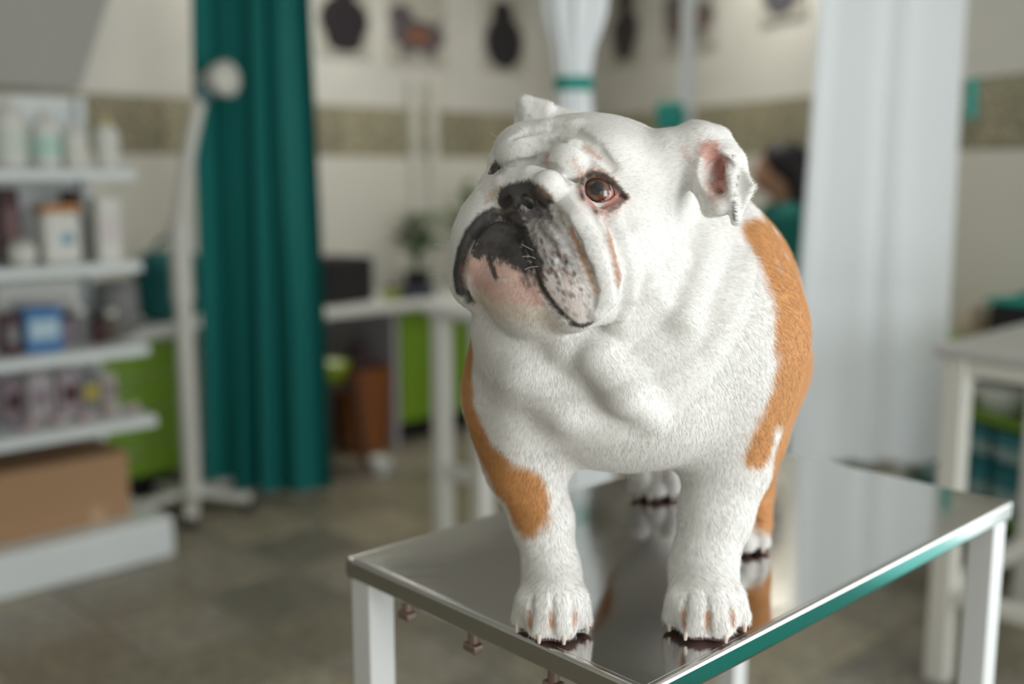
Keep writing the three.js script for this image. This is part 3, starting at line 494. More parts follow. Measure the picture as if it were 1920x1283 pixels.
function addPlate(a, b, c, t, k, op = 1) {         // a rounded triangular plate, t half its thickness
  const ab = b.clone().sub(a), bc = c.clone().sub(b), ca = a.clone().sub(c), n = ab.clone().cross(ca), m = a.clone().add(b).add(c).divideScalar(3), P = V3(0, 0, 0), q = V3(0, 0, 0);
  const nab = ab.clone().cross(n), nbc = bc.clone().cross(n), nca = ca.clone().cross(n), n2 = n.lengthSq();
  const edge = (o, e) => { q.copy(P).sub(o); const h = Math.max(0, Math.min(1, q.dot(e) / e.lengthSq())); return q.addScaledVector(e, -h).lengthSq(); };
  field.push({ op, k, c: m, r: Math.max(m.distanceTo(a), m.distanceTo(b), m.distanceTo(c)) + t, f(x, y, z) {
    P.set(x, y, z);
    const s = Math.sign(nab.dot(q.copy(P).sub(a))) + Math.sign(nbc.dot(q.copy(P).sub(b))) + Math.sign(nca.dot(q.copy(P).sub(c)));
    return Math.sqrt(Math.abs(s) < 2.5 ? Math.min(edge(a, ab), edge(b, bc), edge(c, ca)) : n.dot(q.copy(P).sub(a)) ** 2 / n2) - t;
  } });
}
// the first point of the surface along a line of sight, used to lay folds and markings on the skin
function skin(px, py, upto) {
  const s = sight(px, py), L = s.length(); let t = 0.7;
  for (let i = 0; i < 160; i++) { const p = EYE.clone().addScaledVector(s, t), d = distance(p.x, p.y, p.z, upto); if (d < 0.0003) return p; t += d * 0.75 / L; if (t > 1.7) break; }
  return EYE.clone().addScaledVector(s, 1.0);
}
const skins = (pts) => pts.map(([px, py]) => skin(px, py));
// --- head frame: s to the dog's left, u up, f forward; millimetres
const HM = 0.9575 / 1000, HO = at(1090, 363, 1.0);
const turned = (v) => RGT.clone().multiplyScalar(v[0]).addScaledVector(UPV, v[1]).addScaledVector(FWD, -v[2]);
const HS = turned([0.81236, -0.20529, 0.54583]), HU = turned([0.19693, 0.97758, 0.07458]), HF = turned([-0.5489, 0.0469, 0.83457]);
const headAxes = [HS, HU, HF];
const hl = (s, u, f) => HO.clone().addScaledVector(HS, s * HM).addScaledVector(HU, u * HM).addScaledVector(HF, f * HM);
const hp = (px, py, f) => { const s = sight(px, py), t = (f * HM - EYE.clone().sub(HO).dot(HF)) / s.dot(HF); return EYE.clone().addScaledVector(s, t); };
const hE = (s, u, f, a, b, c, k, op = 1) => addEllipsoid(hl(s, u, f), [a * HM, b * HM, c * HM], k * HM, headAxes, op);

// --- trunk
addEllipsoid(at(1290, 640, 1.40), [0.125, 0.130, 0.15], 0.04);
addEllipsoid(at(1250, 625, 1.22), [0.137, 0.148, 0.17], 0.05);
addEllipsoid(at(1325, 565, 1.24), [0.093, 0.118, 0.15], 0.05);
addEllipsoid(at(1165, 680, 1.06), [0.135, 0.104, 0.10], 0.05);
addEllipsoid(at(1165, 776, 1.05), [0.090, 0.043, 0.075], 0.03);
addEllipsoid(at(972, 690, 1.07), [0.045, 0.105, 0.085], 0.035);
addEllipsoid(at(1372, 690, 1.09), [0.050, 0.110, 0.090], 0.035);
addCone(at(1215, 600, 1.10), 0.125, hl(0, -10, -45), 0.075, 0.05);
addCone(at(1320, 470, 1.08), 0.060, at(1385, 620, 1.06), 0.060, 0.05);
// --- front legs
addChain([[at(950, 745, 1.07), 0.042], [at(985, 880, 1.06), 0.036], [at(1017, 975, 1.055), 0.029], [at(1034, 1070, 1.05), 0.0245]], 0.03);
addChain([[at(1386, 745, 1.08), 0.044], [at(1366, 870, 1.07), 0.040], [at(1342, 960, 1.065), 0.035], [at(1318, 1062, 1.055), 0.0295]], 0.03);
addChain([[at(1035, 1065, 1.05), 0.0245], [at(1036, 1132, 1.024), 0.0325]], 0.016);
addChain([[at(1318, 1060, 1.055), 0.030], [at(1322, 1130, 1.029), 0.0355]], 0.016);
const toes = [];
function toe(kx, ky, kh, tx, ty, th, r, k = 0.007) { const a = atHeight(kx, ky, kh), b = atHeight(tx, ty, th); addCone(a, r * 0.86, b, r * 0.94, k); toes.push([a, b, r]); }
for (const [kx, ky, tx, ty, r] of [[988, 1122, 979, 1160, 0.0118], [1017, 1126, 1013, 1178, 0.0128], [1054, 1128, 1056, 1180, 0.0128], [1084, 1122, 1091, 1162, 0.0115]]) toe(kx, ky, 0.957, tx, ty, TABLE_Y + 0.0125, r, 0.009);
for (const [kx, ky, tx, ty, r] of [[1272, 1118, 1263, 1157, 0.0118], [1303, 1124, 1300, 1174, 0.0130], [1343, 1124, 1350, 1176, 0.0134], [1376, 1116, 1387, 1157, 0.0120]]) toe(kx, ky, 0.960, tx, ty, TABLE_Y + 0.013, r, 0.009);
// --- hind legs
addChain([[at(1262, 640, 1.42), 0.085], [at(1232, 760, 1.42), 0.055], [at(1235, 840, 1.50), 0.026], [at(1230, 900, 1.475), 0.027]], 0.03);
addChain([[at(1385, 680, 1.28), 0.085], [at(1385, 810, 1.22), 0.052], [at(1410, 915, 1.30), 0.024], [at(1407, 985, 1.27), 0.025]], 0.03);
for (const [kx, ky, tx, ty, r] of [[1201, 892, 1199, 914, 0.0150], [1229, 888, 1227, 918, 0.0165], [1256, 890, 1258, 914, 0.0150]]) toe(kx, ky, 0.958, tx, ty, TABLE_Y + 0.0150, r, 0.005);
for (const [kx, ky, tx, ty, r] of [[1384, 995, 1380, 1015, 0.0105], [1402, 990, 1399, 1022, 0.0118], [1424, 990, 1427, 1016, 0.0118]]) toe(kx, ky, 0.953, tx, ty, TABLE_Y + 0.0120, r, 0.006);
// --- skull, cheeks, muzzle
hE(7, 25, -15, 90, 55, 82, 25);
for (const s of [-1, 1]) {
  hE(62 * s, -28, 8, 40, 62, 60, 22);
  hE(36 * s, 30, 46, 38, 26, 28, 14);
}
hE(0, -48, 52, 84, 58, 42, 18);
for (const s of [-1, 1]) {
  hE(40 * s, -62, 76, 42, 50, 32, 10);
  hE(58 * s, -98, 66, 27, 32, 25, 14);
  hE(74 * s, -70, 44, 24, 48, 34, 14);
}
hE(0, -92, 70, 48, 38, 34, 7);
hE(0, -20, 92, 27, 18, 17, 6);
// --- brow folds and forehead arch
const hChain = (pts, k, op = 1) => addChain(pts.map(([px, py, f, r]) => [hp(px, py, f), r * HM]), k * HM, op);
const groove = (pts, r, k, lift = 0) => addChain(skins(pts).map((p, i) => [p.addScaledVector(EYE.clone().sub(p).normalize(), lift * HM), (pts[i][2] ?? 1) * r * HM]), k * HM, -1);
const ridge = (pts, k, sink = 0.5) => { const n = skins(pts); addChain(n.map((p, i) => [p.addScaledVector(p.clone().sub(EYE).normalize(), pts[i][2] * HM * sink), pts[i][2] * HM]), k * HM, 1); };
hChain([[936, 300, 38, 11], [953, 274, 42, 11.5], [988, 258, 46, 11.5], [1030, 250, 50, 12], [1075, 252, 46, 13], [1118, 272, 38, 13], [1152, 306, 26, 13], [1172, 345, 10, 12]], 8);
hE(-34, 21, 68, 25, 19, 18, 5);                                                                               // brow over the far eye
hE(24, 21, 74, 20, 19, 18, 5);                                                                                 // brow over the near eye
hChain([[1072, 296, 66, 15], [1096, 304, 56, 14], [1124, 318, 44, 12], [1150, 342, 28, 10]], 7);
// --- the thick roll of skin over the nose, down both sides of the muzzle
hChain([[868, 432, 66, 9], [885, 398, 76, 10], [912, 367, 86, 12], [950, 343, 93, 13], [996, 338, 95, 13], [1030, 350, 93, 15]], 5);
ridge([[1028, 351, 15], [1060, 377, 17.5], [1086, 415, 19], [1110, 465, 19], [1128, 512, 18], [1130, 552, 14], [1116, 584, 8]], 4, 0.40);
// --- cheek folds behind the roll
ridge([[1142, 405, 7], [1162, 455, 11], [1175, 505, 12], [1178, 550, 10], [1164, 590, 6]], 7, 0.5);
ridge([[1190, 440, 8], [1208, 500, 12], [1205, 560, 12], [1180, 605, 8]], 12, 0.7);
// --- chin and lips
hE(0, -78, 80, 36, 24, 24, 10);
hE(6, -112, 52, 46, 34, 36, 24);
// --- eye sockets; the lid lines are taken from the skin before the sockets are cut
const upperLid = skins([[1088, 353], [1094, 335], [1112, 325], [1136, 331], [1155, 349], [1173, 370]]), lowerLid = skins([[1088, 355], [1095, 378], [1111, 395], [1134, 401], [1156, 389], [1173, 371]]);
const eyeAt = [hp(1124, 364, 57), hp(938, 322, 50)], EYE_R = 16.2 * HM;
for (const [i, e] of eyeAt.entries()) { const r = EYE_R * (i ? 0.7 : 1.06); addEllipsoid(e, [r, r, r], 0.003, viewAxes, -1); }
const lid = (line, radii, sink) => addChain(line.map((p, i) => [p.clone().addScaledVector(p.clone().sub(EYE).normalize(), radii[i] * HM * sink), radii[i] * HM]), 4 * HM, 1);
lid(upperLid, [2.8, 3.2, 3.6, 3.6, 3.2, 2.2], 0.15); lid(lowerLid, [2.8, 2.8, 3.0, 3.2, 2.8, 2.2], 0.2);
// --- ears: the near one folded back with its cup open, the far one a pricked flap
{
  const f0 = -18;
  hChain([[1262, 292, -8, 26], [1306, 285, f0, 26], [1338, 318, f0, 25], [1346, 358, f0, 20]], 16);            // root and cup
  hChain([[1300, 256, -26, 15], [1345, 262, -28, 12], [1378, 300, -30, 9], [1392, 345, -28, 7]], 8);
  hChain([[1336, 290, 8, 10], [1345, 325, 4, 16], [1350, 360, 5, 11]], 4, -1);
  hChain([[1350, 318, -6, 12], [1356, 345, -8, 9]], 4, -1);
  hChain([[1352, 348, -14, 5], [1366, 356, -10, 4]], 3);                                                        // fold inside the cup
  addPlate(hp(1360, 276, -22), hp(1409, 350, -16), hp(1379, 415, -8), 3.4 * HM, 5 * HM);
  addPlate(hp(1360, 276, -20), hp(1371, 350, -2), hp(1379, 415, -6), 3.2 * HM, 5 * HM);
  hChain([[1330, 392, -10, 8], [1348, 388, -4, 8], [1366, 378, -6, 7]], 7);                                      // lower lobe
  addPlate(hp(986, 196, -10), hp(1074, 220, -40), hp(1004, 268, -10), 6 * HM, 6 * HM);
  addPlate(hp(984, 196, -8), hp(967, 258, -6), hp(1004, 268, 0), 5.5 * HM, 5 * HM);
  addPlate(hp(984, 196, -8), hp(1024, 202, -16), hp(1010, 262, -8), 6.5 * HM, 9 * HM);
  hChain([[1020, 258, -20, 14], [1064, 244, -32, 14]], 10);
  hChain([[981, 250, 8, 4], [990, 222, 4, 4]], 5, -1);
}
// --- nose leather: ball, wings, nostrils, cleft
hChain([[948, 366, 90, 9], [972, 362, 95, 11.5], [1000, 366, 91, 11.5]], 5);
hChain([[996, 371, 92, 12], [1019, 377, 84, 10]], 4);
hChain([[950, 374, 94, 9], [936, 379, 90, 8]], 4);
hE(0, -38, 98, 16, 8, 8, 6);
hChain([[984, 374, 105, 4.6], [994, 381, 102, 4.4], [1018, 390, 92, 2.4]], 3, -1);
hChain([[955, 374, 106, 3.6], [946, 382, 104, 3.2]], 3, -1);
// --- creases laid on the skin
groove([[1028, 384, 0.8], [1056, 412], [1080, 455], [1101, 505], [1115, 545, 0.7], [1112, 575, 0.3]], 4.4, 4);
groove([[1064, 344, 0.5], [1092, 374], [1119, 415, 1.1], [1143, 465, 1.1], [1156, 515], [1157, 560, 0.5]], 4.4, 4);
groove([[945, 312, 0.5], [970, 307], [1003, 304], [1036, 314], [1066, 340, 0.6]], 4.0, 4);
groove([[962, 258, 0.4], [992, 246], [1032, 240, 1.2], [1078, 247, 1.2], [1118, 272], [1152, 315, 0.5]], 2.2, 7);
groove([[1021, 310, 1.3], [1022, 294, 1.2], [1028, 274, 0.8], [1040, 262, 0.4]], 5.0, 5);
groove([[1031, 272, 0.5], [1060, 262, 0.9], [1090, 272], [1120, 290, 0.9], [1146, 318, 0.4]], 3.8, 5);
groove([[985, 262, 0.4], [1010, 272, 0.9], [1026, 292, 0.6]], 3.2, 6);
groove([[973, 372, 0.7], [968, 393], [942, 404]], 1.7, 3);
groove([[928, 408], [905, 421], [884, 447], [870, 490], [866, 530], [880, 565]], 3.4, 4);                      // mouth, far side
groove([[928, 407], [952, 416], [974, 440], [988, 480], [1004, 525], [1032, 570, 0.8], [1072, 606, 0.5]], 3.2, 4); // mouth, near side
for (const pts of [[[1022, 402, 0.6], [1052, 440], [1076, 482, 0.4]], [[1008, 425, 0.6], [1035, 462], [1055, 500, 0.4]], [[1045, 408, 0.6], [1070, 448, 0.5]]]) groove(pts, 1.1, 6);
for (const [x, y] of [[1000, 470], [1012, 452], [1030, 488], [1045, 478], [1022, 508], [1050, 515], [1010, 490], [1035, 455]]) groove([[x, y], [x + 2, y + 3]], 0.6, 3);
groove([[1150, 364, 0.8], [1164, 368, 0.8], [1176, 374, 0.3]], 1.4, 2);
// clefts between the toes
for (const pts of [[[998, 1118, 0.4], [994, 1145], [991, 1178]], [[1036, 1118, 0.4], [1035, 1150], [1034, 1188]], [[1070, 1118, 0.4], [1076, 1148], [1080, 1178]], [[1288, 1116, 0.4], [1282, 1145], [1278, 1178]], [[1324, 1116, 0.4], [1326, 1150], [1327, 1188]], [[1360, 1112, 0.4], [1370, 1145], [1375, 1176]]]) groove(pts, 2.9, 4);
// --- dewlap and chest folds
addChain([[at(1090, 625, 0.968), 0.016], [at(1122, 672, 0.957), 0.020], [at(1172, 735, 0.958), 0.021], [at(1222, 782, 0.974), 0.013]], 0.012);
addChain([[at(1025, 612, 0.975), 0.017], [at(1058, 645, 0.965), 0.017], [at(1092, 680, 0.970), 0.013]], 0.010);
addChain([[at(1318, 460, 1.010), 0.018], [at(1300, 530, 0.985), 0.018], [at(1278, 600, 0.968), 0.017], [at(1276, 645, 0.976), 0.010]], 0.010);
addChain([[at(1385, 510, 1.014), 0.018], [at(1345, 585, 0.990), 0.018], [at(1325, 645, 0.980), 0.012]], 0.011);
addChain([[at(1248, 490, 0.980), 0.018], [at(1218, 555, 0.962), 0.018], [at(1165, 607, 0.957), 0.015]], 0.011);
addChain([[at(930, 610, 1.01), 0.02], [at(985, 700, 0.985), 0.018], [at(1060, 770, 0.975), 0.014]], 0.03);
// --- coat: white with tan sides, black and pink skin on the muzzle; markings are laid on the skin as soft-edged strokes
const WHITE = [0.80, 0.785, 0.75], TAN = [0.54, 0.25, 0.082], BLACK = [0.040, 0.033, 0.031], GREY = [0.22, 0.19, 0.18], PINK = [0.70, 0.44, 0.36], ROSE = [0.50, 0.17, 0.12], RUST = [0.52, 0.22, 0.09], CREAM = [0.66, 0.55, 0.42];
const strokes = [];
function stroke(color, pts, radius, soft, strength = 1, ragged = 0.35, freq = 260) {
  const P = pts.map((p) => p.isVector3 ? p : skin(p[0], p[1])), c = V3(0, 0, 0); for (const p of P) c.addScaledVector(p, 1 / P.length);
  const r = pts.map((p) => (p.isVector3 ? 1 : p[2] ?? 1) * radius);
  strokes.push({ color, P, r, soft, strength, ragged, freq, c, R: Math.max(...P.map((p) => p.distanceTo(c))) + radius * 2 + soft * 2 });
}
function coat(x, y, z, g) {
  const c = WHITE.slice();
  for (const s of strokes) {
    if (Math.hypot(x - s.c.x, y - s.c.y, z - s.c.z) > s.R) continue;
    let best = 1e9;
    for (let i = 0; i < s.P.length; i++) {
      const a = s.P[i], b = s.P[Math.min(i + 1, s.P.length - 1)], bx = b.x - a.x, by = b.y - a.y, bz = b.z - a.z, l = bx * bx + by * by + bz * bz;
      const t = l > 0 ? Math.max(0, Math.min(1, ((x - a.x) * bx + (y - a.y) * by + (z - a.z) * bz) / l)) : 0;
      best = Math.min(best, Math.hypot(x - a.x - bx * t, y - a.y - by * t, z - a.z - bz * t) - (s.r[i] + (s.r[Math.min(i + 1, s.r.length - 1)] - s.r[i]) * t));
    }
    if (s.ragged) best += s.ragged * s.soft * 2.4 * fbm(x * s.freq, y * s.freq, z * s.freq, 3);
    let w = Math.max(0, Math.min(1, 0.5 - best / (2 * s.soft))); w = w * w * (3 - 2 * w) * s.strength;
    for (let i = 0; i < 3; i++) c[i] += (s.color[i] - c[i]) * w;
  }
  if (g.y < -0.5 && y < TABLE_Y + 0.008) return [0.17, 0.095, 0.08];          // paw pads
  return c;
}
const mm = 0.001;
// tan sides of the trunk and arms
stroke(TAN, [[1414, 440], [1440, 482], [1464, 545], [1478, 620], [1478, 690], [1458, 760], [1432, 815], [1426, 856]], 0.0155, 0.007, 1, 0.6, 70);
stroke(TAN, [[1455, 440], [1478, 480], [1490, 545], [1494, 620], [1490, 700], [1474, 760]], 0.026, 0.007, 1, 0.4, 70);
stroke(TAN, [at(1470, 430, 1.20), at(1515, 500, 1.19), at(1528, 600, 1.18), at(1526, 700, 1.17), at(1505, 780, 1.15), at(1478, 850, 1.13)], 0.050, 0.006, 1, 0.4, 70);
stroke(TAN, [[1428, 432], [1448, 450], [1468, 485], [1484, 520]], 0.017, 0.006, 1, 0.4, 70);
stroke(TAN, [[1500, 560], [1506, 620], [1503, 680], [1494, 730]], 0.020, 0.006, 1, 0.4, 70);
stroke(TAN, [at(1470, 520, 1.22), at(1485, 600, 1.21), at(1480, 680, 1.20), at(1465, 760, 1.17)], 0.066, 0.006, 1, 0.4, 70);
stroke(TAN, [at(1385, 385, 1.26), at(1350, 385, 1.34)], 0.075, 0.006, 1, 0.4, 70);
stroke(TAN, [at(1462, 800, 1.10), at(1448, 860, 1.09)], 0.026, 0.006, 1, 0.4, 70);
stroke(TAN, [V3(0.290, 1.235, -1.05), V3(0.296, 1.19, -1.035), V3(0.288, 1.13, -1.03)], 0.030, 0.006, 1, 0.4, 70);
stroke(TAN, [V3(0.25, 1.335, -1.19), V3(0.20, 1.335, -1.25)], 0.055, 0.006, 1, 0.4, 70);
stroke(TAN, [at(1505, 520, 1.13), at(1515, 600, 1.10), at(1512, 700, 1.09), at(1494, 780, 1.08), at(1468, 850, 1.07)], 0.034, 0.006, 1, 0.5, 70);
stroke(TAN, [at(1500, 440, 1.32), at(1530, 540, 1.32), at(1540, 640, 1.31), at(1520, 740, 1.28), at(1490, 820, 1.22)], 0.115, 0.008, 1, 0.4, 60);
stroke(TAN, [at(1420, 430, 1.32), at(1470, 500, 1.36), at(1480, 620, 1.36), at(1450, 740, 1.36)], 0.125, 0.012, 1, 0.4, 60);
stroke(TAN, [at(1340, 420, 1.40), at(1240, 420, 1.48), at(1240, 560, 1.52)], 0.14, 0.012, 1, 0.4, 60);
stroke(TAN, [at(890, 580, 1.06), at(888, 650, 1.05), at(896, 725, 1.05), at(918, 815, 1.045), at(955, 885, 1.035), at(985, 935, 1.025), at(986, 960, 1.025)], 0.0235, 0.006, 1, 0.5, 80);
stroke(TAN, [at(850, 600, 1.16), at(880, 760, 1.14), at(960, 900, 1.11)], 0.055, 0.008, 1, 0.4, 60);
stroke(TAN, [at(1100, 640, 1.45), at(1120, 500, 1.4)], 0.12, 0.012, 1, 0.4, 60);
stroke(TAN, [at(1400, 780, 1.26), at(1410, 880, 1.28), at(1412, 945, 1.29)], 0.05, 0.006, 1, 0.4, 80);
// muzzle
stroke(GREY, [[1000, 405], [1040, 425], [1068, 465], [1080, 500]], 11 * mm, 9 * mm, 0.55, 0.6, 420);
stroke(GREY, [[985, 410], [1010, 440], [1025, 480]], 12 * mm, 9 * mm, 0.6, 0.6, 420);
stroke(PINK, [[1010, 540], [1050, 575], [1080, 590], [1060, 530]], 11 * mm, 10 * mm, 0.28, 0.5, 300);
stroke(PINK, [[885, 500], [935, 505], [975, 520], [1000, 555], [930, 545], [900, 530]], 12 * mm, 7 * mm, 0.85, 0.5, 300);
stroke(CREAM, [[900, 565], [960, 585], [1020, 600]], 10 * mm, 9 * mm, 0.7, 0.5, 260);
stroke(BLACK, [[905, 447], [928, 440], [950, 450], [968, 480], [985, 500, 0.6]], 10.5 * mm, 3.5 * mm, 0.97, 0.6, 420);
stroke(BLACK, [[895, 470], [920, 468], [948, 478]], 8 * mm, 3.5 * mm, 0.95, 0.8, 420);
stroke(BLACK, [[896, 440], [912, 426], [935, 420], [960, 430], [970, 446]], 6.5 * mm, 3 * mm, 0.95, 0.4, 420);
stroke(BLACK, [[918, 480], [921, 498], [930, 520]], 2.8 * mm, 1.6 * mm, 0.9, 0.6, 500);
stroke(BLACK, [[982, 500], [988, 530]], 4 * mm, 3 * mm, 0.6, 0.9, 500);
stroke(BLACK, [[925, 402], [900, 415], [880, 440], [864, 475], [856, 515], [862, 545]], 6.5 * mm, 2.5 * mm, 0.97, 0.3, 300);
stroke(BLACK, [[882, 562], [878, 550]], 5 * mm, 3 * mm, 0.9, 0.5, 300);
stroke(ROSE, [[868, 500], [872, 535]], 2.2 * mm, 2 * mm, 0.35, 0.3, 300);
stroke(BLACK, [[945, 402], [965, 412], [980, 435], [994, 470], [1006, 505], [1016, 535, 0.6], [1040, 572, 0.45], [1060, 595, 0.35]], 8 * mm, 3.5 * mm, 0.95, 0.6, 420);
stroke(BLACK, [[955, 398], [985, 402], [1012, 398], [1030, 402, 0.7]], 6 * mm, 5 * mm, 0.85, 0.5, 420);
stroke(BLACK, [[1072, 607], [1090, 611], [1108, 606]], 3 * mm, 1.6 * mm, 0.95, 0.3, 300);
stroke(CREAM, [[930, 400], [960, 392]], 2 * mm, 3 * mm, 0.2, 0.3, 300);
for (let i = 0; i < 46; i++) { const a = rnd(), b = rnd(), x = 1000 + 75 * a + 18 * b, y = 440 + 90 * b + 40 * a; stroke(rnd() < 0.6 ? BLACK : [0.20, 0.10, 0.075], [[x, y], [x + 2, y + 4]], (0.7 + rnd() * 1.2) * mm, 1.0 * mm, 0.45 + rnd() * 0.4, 0.5, 600); }
for (let i = 0; i < 16; i++) { const x = 1035 + rnd() * 75, y = 545 + rnd() * 50; stroke(GREY, [[x, y], [x + 2, y + 3]], (0.7 + rnd()) * mm, 1.2 * mm, 0.5, 0.5, 600); }
// nose leather
stroke(BLACK, [[945, 368], [965, 360], [990, 358], [1008, 366], [1018, 376]], 9.0 * mm, 2.2 * mm, 0.97, 0.4, 420);
stroke(BLACK, [[940, 380], [958, 382], [990, 384], [1018, 384]], 5 * mm, 2 * mm, 0.97, 0.4, 420);
stroke(RUST, [[1012, 352], [1034, 370], [1046, 392], [1062, 418]], 1.8 * mm, 4 * mm, 0.22, 0.6, 420);
stroke(RUST, [[930, 358], [915, 375]], 3 * mm, 4 * mm, 0.5, 0.6, 420);
stroke(RUST, [[1070, 432], [1088, 470], [1105, 515], [1113, 545]], 2.0 * mm, 3 * mm, 0.8, 0.5, 420);
// tear stain, brows
stroke(RUST, [[1134, 412, 0.5], [1145, 450], [1153, 490], [1160, 530, 0.8]], 2.8 * mm, 3 * mm, 0.75, 0.6, 420);
stroke(RUST, [[1022, 306], [1026, 298]], 2.4 * mm, 4 * mm, 0.6, 0.5, 400);
stroke(RUST, [[1096, 276], [1112, 288], [1122, 296]], 1.6 * mm, 3 * mm, 0.7, 0.6, 420);
stroke(RUST, [[1075, 300], [1082, 318], [1092, 332]], 2.0 * mm, 3.4 * mm, 0.5, 0.8, 520);
stroke(RUST, [[1095, 330], [1112, 322], [1135, 330], [1150, 344]], 2.4 * mm, 3.4 * mm, 0.55, 0.7, 520);
stroke(GREY, [[1125, 398], [1140, 402], [1155, 390]], 3.4 * mm, 4 * mm, 0.55, 0.8, 520);
const nearer = (line) => line.map((p) => p.clone().addScaledVector(EYE.clone().sub(p).normalize(), 0.002));
stroke(PINK, nearer(lowerLid), 4.2 * mm, 3 * mm, 0.55, 0.5, 420);
stroke(RUST, nearer(upperLid), 4.2 * mm, 3 * mm, 0.35, 0.7, 420);
stroke([0.34, 0.15, 0.12], [eyeAt[0]], EYE_R * 1.13, 1 * mm, 0.95, 0);
stroke([0.58, 0.28, 0.23], lowerLid.map((p) => p.clone().lerp(eyeAt[0], 0.28).addScaledVector(EYE.clone().sub(p).normalize(), 0.005)), 4.6 * mm, 1.5 * mm, 0.92, 0.2, 400);
stroke(BLACK, nearer(upperLid), 2.6 * mm, 1.2 * mm, 0.93, 0.3, 400);
stroke(BLACK, nearer(lowerLid), 1.9 * mm, 1.2 * mm, 0.85, 0.3, 400);
stroke(GREY, [[934, 312], [940, 320]], 5 * mm, 4 * mm, 0.7, 0.6, 400);
// ears
stroke(ROSE, [[1330, 285], [1345, 305], [1352, 330], [1350, 360]], 9 * mm, 6 * mm, 0.85, 0.7, 320);
stroke(PINK, [[1322, 275], [1330, 330], [1340, 375]], 6 * mm, 7 * mm, 0.45, 0.8, 320);
stroke(RUST, [[1280, 285], [1288, 300]], 2.5 * mm, 5 * mm, 0.35, 0.8, 420);
for (const [x, y] of [[1374, 290], [1380, 308], [1383, 330], [1381, 345], [1378, 362]]) stroke(BLACK, [[x, y], [x, y + 5]], 0.9 * mm, 0.8 * mm, 0.8, 0.5, 600);
stroke(BLACK, [[1375, 380], [1374, 400], [1377, 413]], 1.2 * mm, 0.9 * mm, 0.85, 0.5, 600);
// skin between the toes
for (const [x, y, e] of [[994, 1152, 1], [1034, 1150, 1.2], [1076, 1150, 1], [1282, 1150, 1.2], [1326, 1152, 1.2], [1372, 1148, 1]]) stroke(RUST, [[x, y], [x, y + 22]], 2.4 * mm * e, 3 * mm, 0.85, 0.4, 300);
// --- the surface of the field, meshed where the field changes sign (surface nets), finer on the head
function meshField(lo, hi, h, keep) {
  const B = 8, nb = [0, 1, 2].map((i) => Math.ceil((hi[i] - lo[i]) / h / B)), n = nb.map((b) => b * B + 1), N = n[0] * n[1] * n[2];
  const val = new Float32Array(N).fill(NaN), id = (i, j, k) => (k * n[1] + j) * n[0] + i, active = [];
  const half = B * h * 0.5, reach = half * 1.7321 * 1.35 + 0.004;
  for (let c = 0; c < nb[2]; c++) for (let b = 0; b < nb[1]; b++) for (let a = 0; a < nb[0]; a++) {
    const x = lo[0] + a * B * h + half, y = lo[1] + b * B * h + half, z = lo[2] + c * B * h + half;
    if (!keep(x, y, z, half * 1.75)) continue;
    if (Math.abs(distance(x, y, z)) > reach) continue;
    active.push([a, b, c]);
    for (let k = c * B; k <= c * B + B; k++) for (let j = b * B; j <= b * B + B; j++) for (let i = a * B; i <= a * B + B; i++) {
      const q = id(i, j, k); if (val[q] !== val[q]) val[q] = distance(lo[0] + i * h, lo[1] + j * h, lo[2] + k * h);
    }
  }
  const vert = new Map(), pos = [], index = [];
  const E = [[0, 1], [2, 3], [4, 5], [6, 7], [0, 2], [1, 3], [4, 6], [5, 7], [0, 4], [1, 5], [2, 6], [3, 7]];
  const cell = (i, j, k) => {
    const key = id(i, j, k); let v = vert.get(key); if (v !== undefined) return v;
    const w = []; for (let c = 0; c < 8; c++) { const q = val[id(i + (c & 1), j + ((c >> 1) & 1), k + (c >> 2))]; if (q !== q) { vert.set(key, -1); return -1; } w.push(q); }
    let x = 0, y = 0, z = 0, m = 0;
    for (const [a, b] of E) if ((w[a] < 0) !== (w[b] < 0)) { const t = w[a] / (w[a] - w[b]); x += (a & 1) + t * ((b & 1) - (a & 1)); y += ((a >> 1) & 1) + t * (((b >> 1) & 1) - ((a >> 1) & 1)); z += (a >> 2) + t * ((b >> 2) - (a >> 2)); m++; }
    if (!m) { vert.set(key, -1); return -1; }
    v = pos.length / 3; pos.push(lo[0] + (i + x / m) * h, lo[1] + (j + y / m) * h, lo[2] + (k + z / m) * h); vert.set(key, v); return v;
  };
  const quad = (a, b, c, d, flip) => { if (a < 0 || b < 0 || c < 0 || d < 0) return; if (flip) index.push(a, c, b, b, c, d); else index.push(a, b, c, b, d, c); };
  for (const [a, b, c] of active) for (let k = Math.max(1, c * B); k < c * B + B; k++) for (let j = Math.max(1, b * B); j < b * B + B; j++) for (let i = Math.max(1, a * B); i < a * B + B; i++) {
    const o = val[id(i, j, k)];
    if (!keep(lo[0] + i * h, lo[1] + j * h, lo[2] + k * h, 0)) continue;
    for (let ax = 0; ax < 3; ax++) {
      const p = val[id(i + (ax === 0), j + (ax === 1), k + (ax === 2))]; if (p !== p || (o < 0) === (p < 0)) continue;
      if (ax === 0) quad(cell(i, j - 1, k - 1), cell(i, j, k - 1), cell(i, j - 1, k), cell(i, j, k), o > 0);
      if (ax === 1) quad(cell(i - 1, j, k - 1), cell(i, j, k - 1), cell(i - 1, j, k), cell(i, j, k), o < 0);
      if (ax === 2) quad(cell(i - 1, j - 1, k), cell(i, j - 1, k), cell(i - 1, j, k), cell(i, j, k), o > 0);
    }
  }
  return { pos, index };
}
function gradient(x, y, z, e = 0.0006) {
  const g = V3(distance(x + e, y, z) - distance(x - e, y, z), distance(x, y + e, z) - distance(x, y - e, z), distance(x, y, z + e) - distance(x, y, z - e));
  const l = g.length(); return l > 1e-9 ? g.divideScalar(l) : g.set(0, 1, 0);
}
const headBall = hl(0, -20, 20), HEAD_R = 0.178;
const nearHead = (x, y, z) => Math.hypot(x - headBall.x, y - headBall.y, z - headBall.z);
